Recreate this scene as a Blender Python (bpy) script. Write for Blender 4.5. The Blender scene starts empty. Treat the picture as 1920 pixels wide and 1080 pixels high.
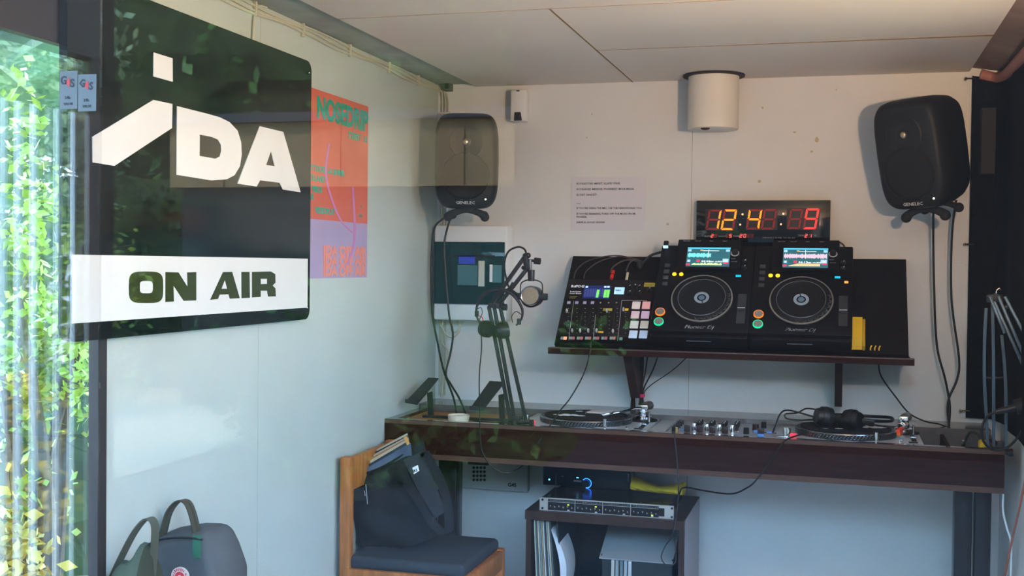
import bpy, bmesh, math, random
from math import sin, cos, pi, radians, atan2, hypot
from mathutils import Vector as V, Matrix as M

# ------------------------------------------------------------------ camera
SC = bpy.context.scene
COL = SC.collection
FPX = 2200.0                                   # focal length in pixels of the 1920 wide frame
EYE = V((0, 0, 1.5))
def _basis():
    y = V((1580-960, 500-540, FPX)).normalized()
    p2 = V((1580-960-1000, 500-540-11.8, FPX))
    n = y.cross(p2).normalized()
    if n.y > 0: n = -n
    x = y.cross(n)
    if x.x < 0: x = -x
    return x, y, n                              # world axes written in camera axes (right, down, forward)
AX, AY, AZ = _basis()
cam = bpy.data.cameras.new('camera'); camo = bpy.data.objects.new('camera', cam); COL.objects.link(camo)
right = V((AX.x, AY.x, AZ.x)); down = V((AX.y, AY.y, AZ.y)); fwd = V((AX.z, AY.z, AZ.z))
R = M((right, -down, -fwd)).transposed().to_4x4()
camo.matrix_world = M.Translation(EYE) @ R
cam.sensor_width = 36; cam.lens = 36*FPX/1920; cam.clip_start = .02; cam.clip_end = 300
SC.camera = camo

# ------------------------------------------------------------------ sky, sun, exposure
W = bpy.data.worlds.new('sky'); SC.world = W; W.use_nodes = True
nt = W.node_tree; nt.nodes.clear()
wo = nt.nodes.new('ShaderNodeOutputWorld'); bg = nt.nodes.new('ShaderNodeBackground')
tc = nt.nodes.new('ShaderNodeTexCoord'); sx = nt.nodes.new('ShaderNodeSeparateXYZ')
cr = nt.nodes.new('ShaderNodeValToRGB'); cr.color_ramp.elements[0].position = 0; cr.color_ramp.elements[0].color = (.80, .93, 1, 1)
cr.color_ramp.elements[1].position = .8; cr.color_ramp.elements[1].color = (.20, .46, .95, 1)
e = cr.color_ramp.elements.new(.2); e.color = (.40, .71, 1, 1)
nt.links.new(tc.outputs['Generated'], sx.inputs[0]); nt.links.new(sx.outputs['Z'], cr.inputs[0])
nt.links.new(cr.outputs[0], bg.inputs[0]); nt.links.new(bg.outputs[0], wo.inputs[0])
bg.inputs[1].default_value = 8.5
sun = bpy.data.lights.new('sun', 'SUN'); sun.energy = 6.5; sun.angle = radians(2); sun.color = (1, .9, .74)
suno = bpy.data.objects.new('sun', sun); COL.objects.link(suno)
suno.rotation_euler = V((.25, -.62, -.80)).to_track_quat('-Z', 'Y').to_euler()
SC.view_settings.view_transform = 'Standard'; SC.view_settings.look = 'None'
SC.view_settings.gamma = 1; SC.view_settings.use_curve_mapping = False
SC.view_settings.exposure = 1.15
SC.cycles.max_bounces = 10; SC.cycles.diffuse_bounces = 5; SC.cycles.glossy_bounces = 4
SC.cycles.transparent_max_bounces = 12; SC.cycles.transmission_bounces = 6
SC.cycles.sample_clamp_indirect = 6

# ------------------------------------------------------------------ helpers
def _ray(px, py):
    d = V((px-960, py-540, FPX)); return V((AX.dot(d), AY.dot(d), AZ.dot(d)))
def atY(px, py, Y): d = _ray(px, py); return EYE + d*(Y/d.y)
def atX(px, py, X): d = _ray(px, py); return EYE + d*(X/d.x)
def atZ(px, py, Z): d = _ray(px, py); return EYE + d*((Z-EYE.z)/d.z)

def mat(name, col, rough=.6, metal=0, noise=0, nscale=8, bump=0, bscale=200, spec=.3, emit=None, estr=0, col2=None, coat=0, stretch=None, alpha=1, trans=0):
    m = bpy.data.materials.new(name); m.use_nodes = True
    n = m.node_tree; b = n.nodes['Principled BSDF']
    b.inputs['Base Color'].default_value = (*col, 1); b.inputs['Roughness'].default_value = rough
    b.inputs['Metallic'].default_value = metal; b.inputs['Specular IOR Level'].default_value = spec
    b.inputs['Coat Weight'].default_value = coat; b.inputs['Coat Roughness'].default_value = .08
    b.inputs['Alpha'].default_value = alpha; b.inputs['Transmission Weight'].default_value = trans
    if emit:
        b.inputs['Emission Color'].default_value = (*emit, 1); b.inputs['Emission Strength'].default_value = estr
    t = n.nodes.new('ShaderNodeTexCoord'); src = t.outputs['Object']
    if stretch:
        mp = n.nodes.new('ShaderNodeMapping'); mp.inputs['Scale'].default_value = stretch
        n.links.new(src, mp.inputs[0]); src = mp.outputs[0]
    if noise or col2:
        z = n.nodes.new('ShaderNodeTexNoise'); z.inputs['Scale'].default_value = nscale; z.inputs['Detail'].default_value = 6
        n.links.new(src, z.inputs['Vector'])
        r = n.nodes.new('ShaderNodeValToRGB'); r.color_ramp.elements[0].position = .35; r.color_ramp.elements[1].position = .68
        c2 = col2 or tuple(c*(1-noise) for c in col)
        r.color_ramp.elements[0].color = (*c2, 1); r.color_ramp.elements[1].color = (*col, 1)
        n.links.new(z.outputs[0], r.inputs[0]); n.links.new(r.outputs[0], b.inputs['Base Color'])
    if bump:
        z2 = n.nodes.new('ShaderNodeTexNoise'); z2.inputs['Scale'].default_value = bscale; z2.inputs['Detail'].default_value = 3
        n.links.new(src, z2.inputs['Vector'])
        bp = n.nodes.new('ShaderNodeBump'); bp.inputs['Strength'].default_value = bump; bp.inputs['Distance'].default_value = .002
        n.links.new(z2.outputs[0], bp.inputs['Height']); n.links.new(bp.outputs[0], b.inputs['Normal'])
    return m
def glass(name, ior=1.5, tint=(1, 1, 1), body=None):
    m = bpy.data.materials.new(name); m.use_nodes = True; n = m.node_tree; n.nodes.clear()
    o = n.nodes.new('ShaderNodeOutputMaterial'); mx = n.nodes.new('ShaderNodeMixShader')
    tr = n.nodes.new('ShaderNodeBsdfTransparent'); tr.inputs[0].default_value = (*tint, 1)
    gl = n.nodes.new('ShaderNodeBsdfGlossy'); gl.inputs['Roughness'].default_value = 0.0
    fr = n.nodes.new('ShaderNodeFresnel'); geo = n.nodes.new('ShaderNodeNewGeometry')
    mr = n.nodes.new('ShaderNodeMapRange'); mr.inputs['To Min'].default_value = ior; mr.inputs['To Max'].default_value = 1/ior   # same reflectance from both faces
    n.links.new(geo.outputs['Backfacing'], mr.inputs['Value']); n.links.new(mr.outputs[0], fr.inputs[0])
    n.links.new(fr.outputs[0], mx.inputs[0]); n.links.new(tr.outputs[0], mx.inputs[1]); n.links.new(gl.outputs[0], mx.inputs[2])
    last = mx
    if body:
        df = n.nodes.new('ShaderNodeBsdfDiffuse'); df.inputs[0].default_value = (*body[0], 1)
        m2 = n.nodes.new('ShaderNodeMixShader'); m2.inputs[0].default_value = body[1]
        n.links.new(mx.outputs[0], m2.inputs[1]); n.links.new(df.outputs[0], m2.inputs[2]); last = m2
    n.links.new(last.outputs[0], o.inputs[0]); return m

def link(name, me, m, parent=None, smooth=False):
    for x in (m if isinstance(m, (list, tuple)) else [m]): me.materials.append(x)
    if smooth:
        me.polygons.foreach_set('use_smooth', [True]*len(me.polygons))
        try: me.set_sharp_from_angle(angle=radians(38))
        except Exception: pass
    o = bpy.data.objects.new(name, me); COL.objects.link(o)
    if parent is not None:
        me.transform(wm(parent).inverted()); o.parent = parent
    me.update(); return o
def wm(o):
    m = o.matrix_basis.copy()
    return wm(o.parent) @ m if o.parent else m

class MB:
    """collects shapes; T carries local coordinates to the world"""
    def __init__(s, T=None): s.bm = bmesh.new(); s.T = T or M.Identity(4); s.mi = 0
    def _add(s, geom_verts, faces):
        vs = [s.bm.verts.new(s.T @ V(v)) for v in geom_verts]
        for f in faces:
            try: q = s.bm.faces.new([vs[i] for i in f]); q.material_index = s.mi
            except ValueError: pass
        return vs
    def box(s, c, d, rot=None, bev=0, seg=2):
        b = bmesh.new(); bmesh.ops.create_cube(b, size=1)
        bmesh.ops.scale(b, vec=V(d), verts=b.verts)
        if bev: bmesh.ops.bevel(b, geom=b.edges[:], offset=bev, segments=seg, profile=.5, affect='EDGES')
        T = M.Translation(V(c)) @ (rot.to_4x4() if rot is not None else M.Identity(4))
        b.verts.index_update()
        s._add([T @ v.co for v in b.verts], [[v.index for v in f.verts] for f in b.faces]); b.free(); return s
    def bb(s, a, b, bev=0):
        a, b = V(a), V(b); return s.box((a+b)/2, [abs(b[i]-a[i]) for i in range(3)], bev=bev)
    def bar(s, p0, p1, w, h, up=(0, 0, 1), bev=0):
        p0, p1 = V(p0), V(p1); d = p1-p0; L = d.length; d.normalize(); u = V(up)
        x = d.cross(u)
        if x.length < 1e-5: x = V((1, 0, 0))
        x.normalize(); z = x.cross(d)
        return s.box((p0+p1)/2, (w, L, h), M((x, d, z)).transposed(), bev=bev)
    def cyl(s, p0, p1, r, r2=None, n=20, cap=True):
        p0, p1 = V(p0), V(p1); d = (p1-p0).normalized(); r2 = r if r2 is None else r2
        x = d.orthogonal().normalized(); y = d.cross(x)
        vs = [p + (x*cos(2*pi*i/n)+y*sin(2*pi*i/n))*q for p, q in ((p0, r), (p1, r2)) for i in range(n)]
        fs = [[i, (i+1) % n, n+(i+1) % n, n+i] for i in range(n)]
        if cap: fs += [list(range(n))[::-1], list(range(n, 2*n))]
        s._add(vs, fs); return s
    def tube(s, pts, r, n=8, smooth=4, flat=None):
        pts = [V(p) for p in pts]
        if smooth and len(pts) > 2: pts = spline(pts, smooth)
        k = len(pts); vs = []; prev = None
        for i, p in enumerate(pts):
            d = (pts[min(i+1, k-1)]-pts[max(i-1, 0)]).normalized()
            if prev is None: x = d.orthogonal().normalized()
            else:
                x = prev-d*prev.dot(d)
                x = x.normalized() if x.length > 1e-6 else d.orthogonal().normalized()
            prev = x; y = d.cross(x)
            rr = r(i/(k-1)) if callable(r) else r
            vs += [p+(x*cos(2*pi*j/n)+y*sin(2*pi*j/n))*rr for j in range(n)]
        fs = [[a*n+j, a*n+(j+1) % n, (a+1)*n+(j+1) % n, (a+1)*n+j] for a in range(k-1) for j in range(n)]
        fs += [list(range(n))[::-1], list(range((k-1)*n, k*n))]
        s._add(vs, fs); return s
    def ribbon(s, pts, width_vec, th, sm=4):
        pts = [V(p) for p in pts]
        if sm: pts = spline(pts, sm)
        w = V(width_vec)/2; k = len(pts); vs = []
        for i, p in enumerate(pts):
            d = (pts[min(i+1, k-1)]-pts[max(i-1, 0)]).normalized(); nn = d.cross(w).normalized()*th/2
            vs += [p-w-nn, p+w-nn, p+w+nn, p-w+nn]
        fs = [[a*4+j, a*4+(j+1) % 4, (a+1)*4+(j+1) % 4, (a+1)*4+j] for a in range(k-1) for j in range(4)]
        fs += [[3, 2, 1, 0], [4*k-4, 4*k-3, 4*k-2, 4*k-1]]
        s._add(vs, fs); return s
    def prism(s, poly, off):
        k = len(poly); off = V(off); vs = [V(p) for p in poly]+[V(p)+off for p in poly]
        s._add(vs, [list(range(k))[::-1], list(range(k, 2*k))]+[[i, (i+1) % k, k+(i+1) % k, k+i] for i in range(k)]); return s
    def lathe(s, prof, c=(0, 0, 0), n=32, axis='z'):
        c = V(c); vs = []; k = len(prof)
        for r, z in prof:
            for i in range(n):
                a = 2*pi*i/n; p = V((r*cos(a), r*sin(a), z))
                if axis == 'y': p = V((p.x, -p.z, p.y))
                if axis == 'x': p = V((p.z, p.x, p.y))
                vs.append(c+p)
        fs = [[a*n+i, a*n+(i+1) % n, (a+1)*n+(i+1) % n, (a+1)*n+i] for a in range(k-1) for i in range(n)]
        ring = prof[0][0] > 1e-6 and prof[-1][0] > 1e-6 and abs(prof[0][0]-prof[-1][0]) < .45*prof[0][0] and k > 2
        if prof[0][0] > 1e-6 and not ring: fs.append(list(range(n))[::-1])
        if prof[-1][0] > 1e-6 and not ring: fs.append(list(range((k-1)*n, k*n)))
        s._add(vs, fs); return s
    def sph(s, c, r, sc=(1, 1, 1), n=14):
        c = V(c); prof = [(max(1e-7, sin(pi*i/n))*r, -cos(pi*i/n)*r) for i in range(n+1)]
        vs = []; m = 18
        for q, z in prof:
            for i in range(m):
                a = 2*pi*i/m; vs.append(c+V((q*cos(a)*sc[0], q*sin(a)*sc[1], z*sc[2])))
        s._add(vs, [[a*m+i, a*m+(i+1) % m, (a+1)*m+(i+1) % m, (a+1)*m+i] for a in range(n) for i in range(m)]); return s
    def mesh(s, vs, fs): s._add(vs, fs); return s
    def build(s, name, m, parent=None, smooth=True, weld=True):
        if weld: bmesh.ops.remove_doubles(s.bm, verts=s.bm.verts, dist=1e-6)
        bmesh.ops.recalc_face_normals(s.bm, faces=s.bm.faces)
        me = bpy.data.meshes.new(name); s.bm.to_mesh(me); s.bm.free()
        return link(name, me, m, parent, smooth)

def spline(pts, k):
    out = []; n = len(pts)
    for i in range(n-1):
        p0, p1, p2, p3 = pts[max(i-1, 0)], pts[i], pts[i+1], pts[min(i+2, n-1)]
        for j in range(k):
            t = j/k
            out.append(.5*((2*p1)+(p2-p0)*t+(2*p0-5*p1+4*p2-p3)*t*t+(3*p1-p0-3*p2+p3)*t**3))
    out.append(pts[-1]); return out

def frame(o, x, y):
    x, y = V(x).normalized(), V(y).normalized(); z = x.cross(y)
    m = M((x, y, z)).transposed().to_4x4(); m.translation = V(o); return m
def BACK(o): return frame(o, (1, 0, 0), (0, 0, 1))      # text facing the camera from the back wall (z = out of wall)
def LEFTW(o): return frame(o, (0, 1, 0), (0, 0, 1))     # text facing out of the left wall
def curve_mesh(cu, T):
    ob = bpy.data.objects.new('c', cu); me = bpy.data.meshes.new_from_object(ob)
    bpy.data.objects.remove(ob); bpy.data.curves.remove(cu); me.materials.clear(); me.transform(T); return me
def textmesh(lines, T, th=.0004):
    """lines: (string, x, y, size, xscale, bold, shear)"""
    bm = bmesh.new()
    for (s_, x, y, size, *r) in lines:
        xs = r[0] if len(r) > 0 else 1; bold = r[1] if len(r) > 1 else 0; sh = r[2] if len(r) > 2 else 0; al = r[3] if len(r) > 3 else 'LEFT'
        cu = bpy.data.curves.new('t', 'FONT'); cu.body = s_; cu.size = size; cu.extrude = th; cu.offset = bold*size; cu.shear = sh
        cu.resolution_u = 1 if size < .02 else 4; cu.align_x = al
        me = curve_mesh(cu, M.Translation((x, y, 0)) @ M.Diagonal((xs, 1, 1, 1)))
        bm.from_mesh(me); bpy.data.meshes.remove(me)
    me = bpy.data.meshes.new('text'); bm.to_mesh(me); bm.free(); me.transform(T); return me
def text(name, lines, T, m, parent, th=.0004): return link(name, textmesh(lines, T, th), m, parent)
def shape(name, loops, T, m, parent, th=.001):
    cu = bpy.data.curves.new('s', 'CURVE'); cu.dimensions = '2D'; cu.fill_mode = 'BOTH'; cu.extrude = th
    for lp in loops:
        sp = cu.splines.new('POLY'); sp.points.add(len(lp)-1); sp.use_cyclic_u = True
        for i, p in enumerate(lp): sp.points[i].co = (p[0], p[1], 0, 1)
    return link(name, curve_mesh(cu, T), m, parent)

def thing(name, label, cat, loc=(0, 0, 0), group=None, T=None):
    o = bpy.data.objects.new(name, None); COL.objects.link(o); o.empty_display_size = .05
    if T is not None:
        o.location = T.translation; o.rotation_euler = T.to_euler()
    else: o.location = loc
    return tag(o, label, cat, group)
def tag(o, label, cat, group=None):
    o['label'] = label; o['category'] = cat
    if group: o['group'] = group
    return o
def struct(o): o['kind'] = 'structure'; return o
def copy_tree(o, parent=None):
    c = o.copy(); COL.objects.link(c)
    if parent is not None: c.parent = parent
    for ch in [x for x in COL.objects if x.parent == o]: copy_tree(ch, c)
    return c
def cable(name, label, pts, r=.0035, m=None, group=None, sm=6):
    P = [atY(*p) if len(p) == 3 and p[0] > 50 else V(p) for p in pts]
    return tag(MB().tube(P, r, 7, sm).build(name, m or BLK, None), label, 'cable', group)

# ------------------------------------------------------------------ materials
WALL = mat('painted_wall', (.72, .715, .69), .62, noise=.07, nscale=3, bump=.5, bscale=160)
CEIL = mat('ceiling_board', (.74, .64, .53), .7, noise=.08, nscale=2, bump=.2, bscale=150)
SEAM = mat('joint', (.25, .15, .06), .9)
DARKC = mat('ceiling_gap_shade', (.42, .42, .37), .8, noise=.2)  # shade of the recess put into this darker strip colour
FLOOR = mat('floor_vinyl', (.34, .36, .40), .5, noise=.2, nscale=3)
BLK = mat('black_rubber', (.012, .012, .013), .45)
BLKM = mat('black_matt', (.018, .017, .018), .7, bump=.2)
BLKS = mat('black_satin', (.014, .014, .016), .32)
GLOSS = mat('black_gloss', (.006, .007, .008), .06, coat=.3, spec=.5)
SIGNB = mat('sign_black', (.006, .010, .010), .12, spec=.28)
CLOTHB = mat('black_cloth', (.006, .006, .007), .95, bump=.6, bscale=400, spec=.1)
BROWN = mat('dark_brown_laminate', (.030, .009, .007), .6, spec=.07, noise=.3, nscale=30, stretch=(.3, 3, 3), bump=.1)
BROWNG = mat('glossy_brown_top', (.055, .030, .026), .2, noise=.3, nscale=20, coat=.6)
PLYE = mat('plywood_edge', (.12, .058, .038), .5, noise=.5, nscale=60, stretch=(.2, 4, 20))
PLY = mat('orange_plywood', (.46, .22, .07), .55, noise=.35, nscale=8, stretch=(1, 6, 1))
SILV = mat('brushed_silver', (.52, .52, .50), .32, metal=.35, noise=.1, nscale=40)
CHR = mat('chrome', (.8, .8, .8), .12, metal=1)
WHITE = mat('white_plastic', (.72, .71, .69), .4)
WHP = mat('white_print', (.85, .85, .85), .6)
GRYP = mat('grey_print', (.35, .35, .36), .6)
GREYD = mat('dark_grey_plastic', (.035, .036, .04), .45)
YEL = mat('yellow_cloth', (.80, .55, .03), .9, noise=.15, nscale=40, bump=.6)
YELP = mat('yellow_plastic', (.85, .50, .02), .45)
WOOD = mat('orange_wood', (.46, .16, .045), .4, noise=.35, nscale=12, stretch=(4, 4, .6))
def em(name, c, s=1, base=None): return mat(name, base or tuple(x*.3 for x in c), .4, emit=c, estr=s)

# ------------------------------------------------------------------ room shell
XL, XR, YB, YF, ZC = -1.586, .553, 4.5, 1.84, 2.203
def panels(name, mats, boxes, piece, bm=None):
    root = struct(bpy.data.objects.new(name, None)); COL.objects.link(root)
    for i, (a, b) in enumerate(boxes):
        MB().bb(a, b).build(piece, mats, root, smooth=False)
    return root
r = panels('wall_back', WALL, [((XL-.1, YB, -.01), (-.5605, YB+.1, 2.34)), ((-.559, YB, -.01), (XR+.1, YB+.1, 2.34))], 'wall_panel')
MB().bb((-.563, YB+.004, 0), (-.556, YB+.05, 2.3)).build('joint', SEAM, r, smooth=False)
# left wall: solid from the window jamb to the corner, seam at x=487 in the photo
seamY = atX(487, 300, XL).y
WALLL = mat('left_wall_toned_down', (.46, .495, .45), .9, spec=.1, noise=.07, nscale=3, bump=.5, bscale=160)  # wall paint darkened here to offset strong daylight near the glass
r = struct(bpy.data.objects.new('wall_left', None)); COL.objects.link(r)
YJ = 2.262
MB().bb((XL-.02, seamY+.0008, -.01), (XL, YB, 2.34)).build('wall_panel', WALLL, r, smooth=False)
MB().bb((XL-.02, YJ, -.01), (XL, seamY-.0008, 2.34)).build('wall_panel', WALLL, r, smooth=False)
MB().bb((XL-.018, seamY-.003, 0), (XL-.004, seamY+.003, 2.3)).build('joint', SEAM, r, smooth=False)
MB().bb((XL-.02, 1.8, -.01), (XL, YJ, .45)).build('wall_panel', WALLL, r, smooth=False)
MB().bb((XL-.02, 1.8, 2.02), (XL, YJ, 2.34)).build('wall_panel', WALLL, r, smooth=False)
r = struct(bpy.data.objects.new('wall_right', None)); COL.objects.link(r)
for a, b in [((XR, 3.6, -.01), (XR+.1, YB, 2.34)), ((XR, 1.8, -.01), (XR+.1, 2.4, 2.34)), ((XR, 2.4, -.01), (XR+.1, 3.6, 1.25)), ((XR, 2.4, 1.98), (XR+.1, 3.6, 2.34))]:
    MB().bb(a, b).build('wall_panel', WALL, r, smooth=False)
struct(MB().bb((XL-.1, 1.8, -.1), (XR+.1, YB+.1, 0)).build('floor', FLOOR))
r = struct(bpy.data.objects.new('ceiling', None)); COL.objects.link(r)
MB().bb((XL-.1, 1.74, 2.34), (XR+.1, YB+.1, 2.42)).build('roof_slab', DARKC, r, smooth=False)
cx0, cx1, g = -1.425, .425, .0022
xs, y1, y2 = -.792, 3.16, 3.81
for a, b in [((cx0, y1+g, ZC), (xs-g, YB-.001, ZC+.02)), ((xs+g, y1+g, ZC), (cx1, y2-g, ZC+.02)), ((xs+g, y2+g, ZC), (cx1, YB-.001, ZC+.02)), ((cx0, 1.86, ZC), (cx1, y1-g, ZC+.02))]:
    MB().bb(a, b).build('ceiling_panel', CEIL, r, smooth=False)
m_ = MB(); m_.mesh([(xs, y2-.0015, ZC-.0008), (cx1, y2-.010, ZC-.0008), (cx1, y2+.010, ZC-.0008), (xs, y2+.0015, ZC-.0008), (xs, y2-.0015, ZC+.01), (cx1, y2-.010, ZC+.01), (cx1, y2+.010, ZC+.01), (xs, y2+.0015, ZC+.01)], [(0, 1, 2, 3), (7, 6, 5, 4), (0, 4, 5, 1), (1, 5, 6, 2), (2, 6, 7, 3), (3, 7, 4, 0)]); m_.build('joint', mat('tan_joint', (.42, .25, .10), .9, noise=.3, nscale=30), r, smooth=False)
MB().bb((xs-.0028, y1, ZC-.0008), (xs+.0028, YB-.002, ZC+.01)).build('joint', SEAM, r, smooth=False)
MB().bb((cx0, y1-.003, ZC-.0008), (cx1, y1+.003, ZC+.01)).build('joint', mat('tan_joint_thin', (.46, .33, .2), .9), r, smooth=False)
MB().bb((cx0+.01, 1.86, ZC+.021), (cx1-.01, YB, ZC+.03)).build('joint_backing', SEAM, r, smooth=False)
MB().prism([(XL, 1.86, ZC+.012), (cx0, 1.86, ZC+.012), (cx0, 1.86, ZC+.1), (XL, 1.86, ZC+.1)], (0, YB-1.86, 0)).build('ceiling_edge_board', DARKC, r, smooth=False)
MB().prism([(XR, 1.86, ZC-.005), (cx1, 1.86, ZC+.015), (cx1, 1.86, ZC+.1), (XR, 1.86, ZC+.1)], (0, YB-1.86, 0)).build('ceiling_edge_board', mat('brown_edge_board', (.30, .20, .15), .7, noise=.3), r, smooth=False)  # browner and darker than the ceiling panels
# front glazing
CLEAR = glass('front_glass', 1.42)
w1 = struct(bpy.data.objects.new('window_1', None)); COL.objects.link(w1); w1.location = (0, YF, 0)
MB().bb((XL, YF-.003, .06), (XR, YF+.003, 2.28)).build('pane', CLEAR, w1, smooth=False)
FRM = mat('dark_window_frame', (.03, .028, .03), .4)
m_ = MB()
for a, b in [((XL-.1, YF-.04, 0), (XL, YF+.04, 2.34)), ((XR, YF-.04, 0), (XR+.1, YF+.04, 2.34)), ((XL, YF-.04, 0), (XR, YF+.04, .06)), ((XL, YF-.04, 2.28), (XR, YF+.04, 2.34))]: m_.bb(a, b)
m_.build('window_frame', FRM, w1, smooth=False)
# left side window, its jamb and lintel
w2 = struct(bpy.data.objects.new('window_2', None)); COL.objects.link(w2); w2.location = (XL, YJ, 0)
MB().bb((XL-.010, YF+.04, .48), (XL-.006, YJ-.01, 1.95)).build('pane', glass('side_glass', 1.45), w2, smooth=False)
MB().bb((XL-.016, YJ-.020, .45), (XL+.008, YJ+.012, 2.03)).build('jamb', FRM, w2, smooth=False)
MB().bb((XL-.016, YF+.04, 1.945), (XL+.008, YJ-.02, 2.04)).build('lintel', FRM, w2, smooth=False)
MB().bb((XL-.016, YF+.04, .45), (XL+.008, YJ-.02, .50)).build('sill', FRM, w2, smooth=False)
w3 = struct(bpy.data.objects.new('window_3', None)); COL.objects.link(w3); w3.location = (XR, 3.0, 0)  # unseen window added for daylight from the right front
MB().bb((XR+.045, 2.45, 1.30), (XR+.051, 3.55, 1.93)).build('pane', CLEAR, w3, smooth=False)
m_ = MB()
for a, b in [((XR+.01, 2.4, 1.25), (XR+.09, 2.45, 1.98)), ((XR+.01, 3.55, 1.25), (XR+.09, 3.6, 1.98)), ((XR+.01, 2.45, 1.25), (XR+.09, 3.55, 1.30)), ((XR+.01, 2.45, 1.93), (XR+.09, 3.55, 1.98)), ((XR+.01, 2.98, 1.30), (XR+.09, 3.02, 1.93))]: m_.bb(a, b)
m_.build('window_frame', FRM, w3, smooth=False)
# second pane added at the left to strengthen the mirrored garden, with two security stickers
YS = YF-.035
ex = atY(188, 500, YS).x
w4 = struct(bpy.data.objects.new('added_window_leaf', None)); COL.objects.link(w4); w4.location = (-1.3, YS, 0)
MB().bb((XL-.3, YS-.003, .06), (ex, YS+.003, 2.28)).build('pane', glass('added_leaf_glass', 1.75), w4, smooth=False)
stk = mat('sticker_white', (.13, .135, .15), .4); red = mat('sticker_red', (.60, .05, .06), .5); dk = mat('sticker_ink', (.03, .03, .04), .5)
for i, (px, lab) in enumerate(((112, 'grey security sticker on the glass leaf, the left one'), (147, 'grey security sticker on the glass leaf, the right one beside the sign'))):
    a = atY(px, 134+i*6, YS-.004); b = atY(px+33, 204+i*4, YS-.004); w = b.x-a.x; h = a.z-b.z
    t = thing('window_sticker', lab, 'sticker', (a.x, YS-.004, b.z), 'security stickers on the glass leaf')
    MB().bb((a.x, YS-.0046, b.z), (b.x, YS-.0034, a.z)).build('sheet', stk, t, smooth=False)
    T = BACK((a.x, YS-.0049, b.z))
    text('lettering', [('G', w*.06, h*.66, h*.30, .9, .03), ('S', w*.62, h*.58, h*.30, .9, .03)], T, dk, t)
    text('lettering', [('4', w*.36, h*.60, h*.30, .9, .03)], T, red, t)
    text('lettering', [('24h', w*.3, h*.26, h*.12), ('VALVE', w*.25, h*.10, h*.10)], T, dk, t)

# ------------------------------------------------------------------ garden outside
random.seed(4)
GRD = mat('garden_ground', (.46, .36, .23), .95, noise=.5, nscale=.4, col2=(.30, .27, .12))
struct(MB().bb((-40, -40, -.35), (40, 45, -.15)).build('ground', GRD, smooth=False))
LEAF = {k: mat('leaf_'+k, c, .5, noise=.5, nscale=2) for k, c in dict(lime=(.30, .42, .04), green=(.07, .18, .03), dark=(.03, .09, .025), yellow=(.62, .42, .04), pale=(.36, .46, .22)).items()}
CROWN = mat('added_crown_core', (.035, .07, .015), .9, noise=.7, nscale=2.2)
BARK = mat('bark', (.10, .07, .045), .9, noise=.4, nscale=12)
def plant(name, label, cat, c, rad, n, size, key, trunk=True, group=None, ntr=5, core=False):
    base = V((c[0], c[1], -.15)); t = thing(name, label, cat, base, group)
    if trunk:
        m = MB()
        for i in range(ntr):
            top = V(c)+V((random.uniform(-.6, .6)*rad[0], random.uniform(-.6, .6)*rad[1], random.uniform(-.2, .7)*rad[2]))
            m.tube([base+V((random.uniform(-.05, .05), random.uniform(-.05, .05), 0)), base.lerp(top, .5)+V((random.uniform(-.1, .1), random.uniform(-.1, .1), 0)), top], lambda q: .05*(1-q*.8), 6, 3)
        m.build('stem', BARK, t)
    if core:  # solid core added inside the leaves so no sky shows through
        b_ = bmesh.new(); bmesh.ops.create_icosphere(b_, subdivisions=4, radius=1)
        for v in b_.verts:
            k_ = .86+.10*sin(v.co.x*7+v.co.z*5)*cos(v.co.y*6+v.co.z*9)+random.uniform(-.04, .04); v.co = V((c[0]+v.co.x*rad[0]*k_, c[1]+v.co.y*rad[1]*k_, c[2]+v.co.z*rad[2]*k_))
        me_ = bpy.data.meshes.new('added_crown_core'); b_.to_mesh(me_); b_.free(); link('added_crown_core', me_, CROWN, t)
    vs, fs = [], []
    clumps = [V((random.gauss(0, .42)*rad[0], random.gauss(0, .42)*rad[1], random.gauss(0, .42)*rad[2])) for _ in range(max(8, n//90))]
    for i in range(n):
        p = V(c)+random.choice(clumps)+V((random.gauss(0, .13)*rad[0], random.gauss(0, .13)*rad[1], random.gauss(0, .13)*rad[2]))
        d = V((random.gauss(0, 1), random.gauss(0, 1), random.gauss(0, .6)-.3)).normalized(); s = size*random.uniform(.6, 1.3)
        w = d.orthogonal().normalized(); w = (M.Rotation(random.uniform(0, 6.3), 3, d) @ w)*s*.28
        k = len(vs); vs += [p, p+d*s*.5+w, p+d*s, p+d*s*.5-w]; fs.append((k, k+1, k+2, k+3))
    me = bpy.data.meshes.new('foliage'); me.from_pydata([v[:] for v in vs], [], fs); link('foliage', me, LEAF[key], t)
    return t
# seen through the side window
plant('leafy_shrub', 'lime leafed shrub close outside the side window', 'shrub', (-2.75, 3.55, 1.2), (.35, .25, .7), 1800, .05, 'lime')
plant('leafy_shrub', 'yellow leafed bush at the very left edge outside', 'shrub', (-2.7, 3.2, .5), (.4, .25, .45), 1500, .055, 'yellow')
plant('added_hedge_screen', 'added tall green hedge outside the side window, hiding the bright sky', 'hedge', (-4.6, 5.6, 1.1), (2.0, .9, 1.9), 5000, .13, 'green', ntr=7, core=True)  # hedge added so no glaring sky fills the side window
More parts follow.
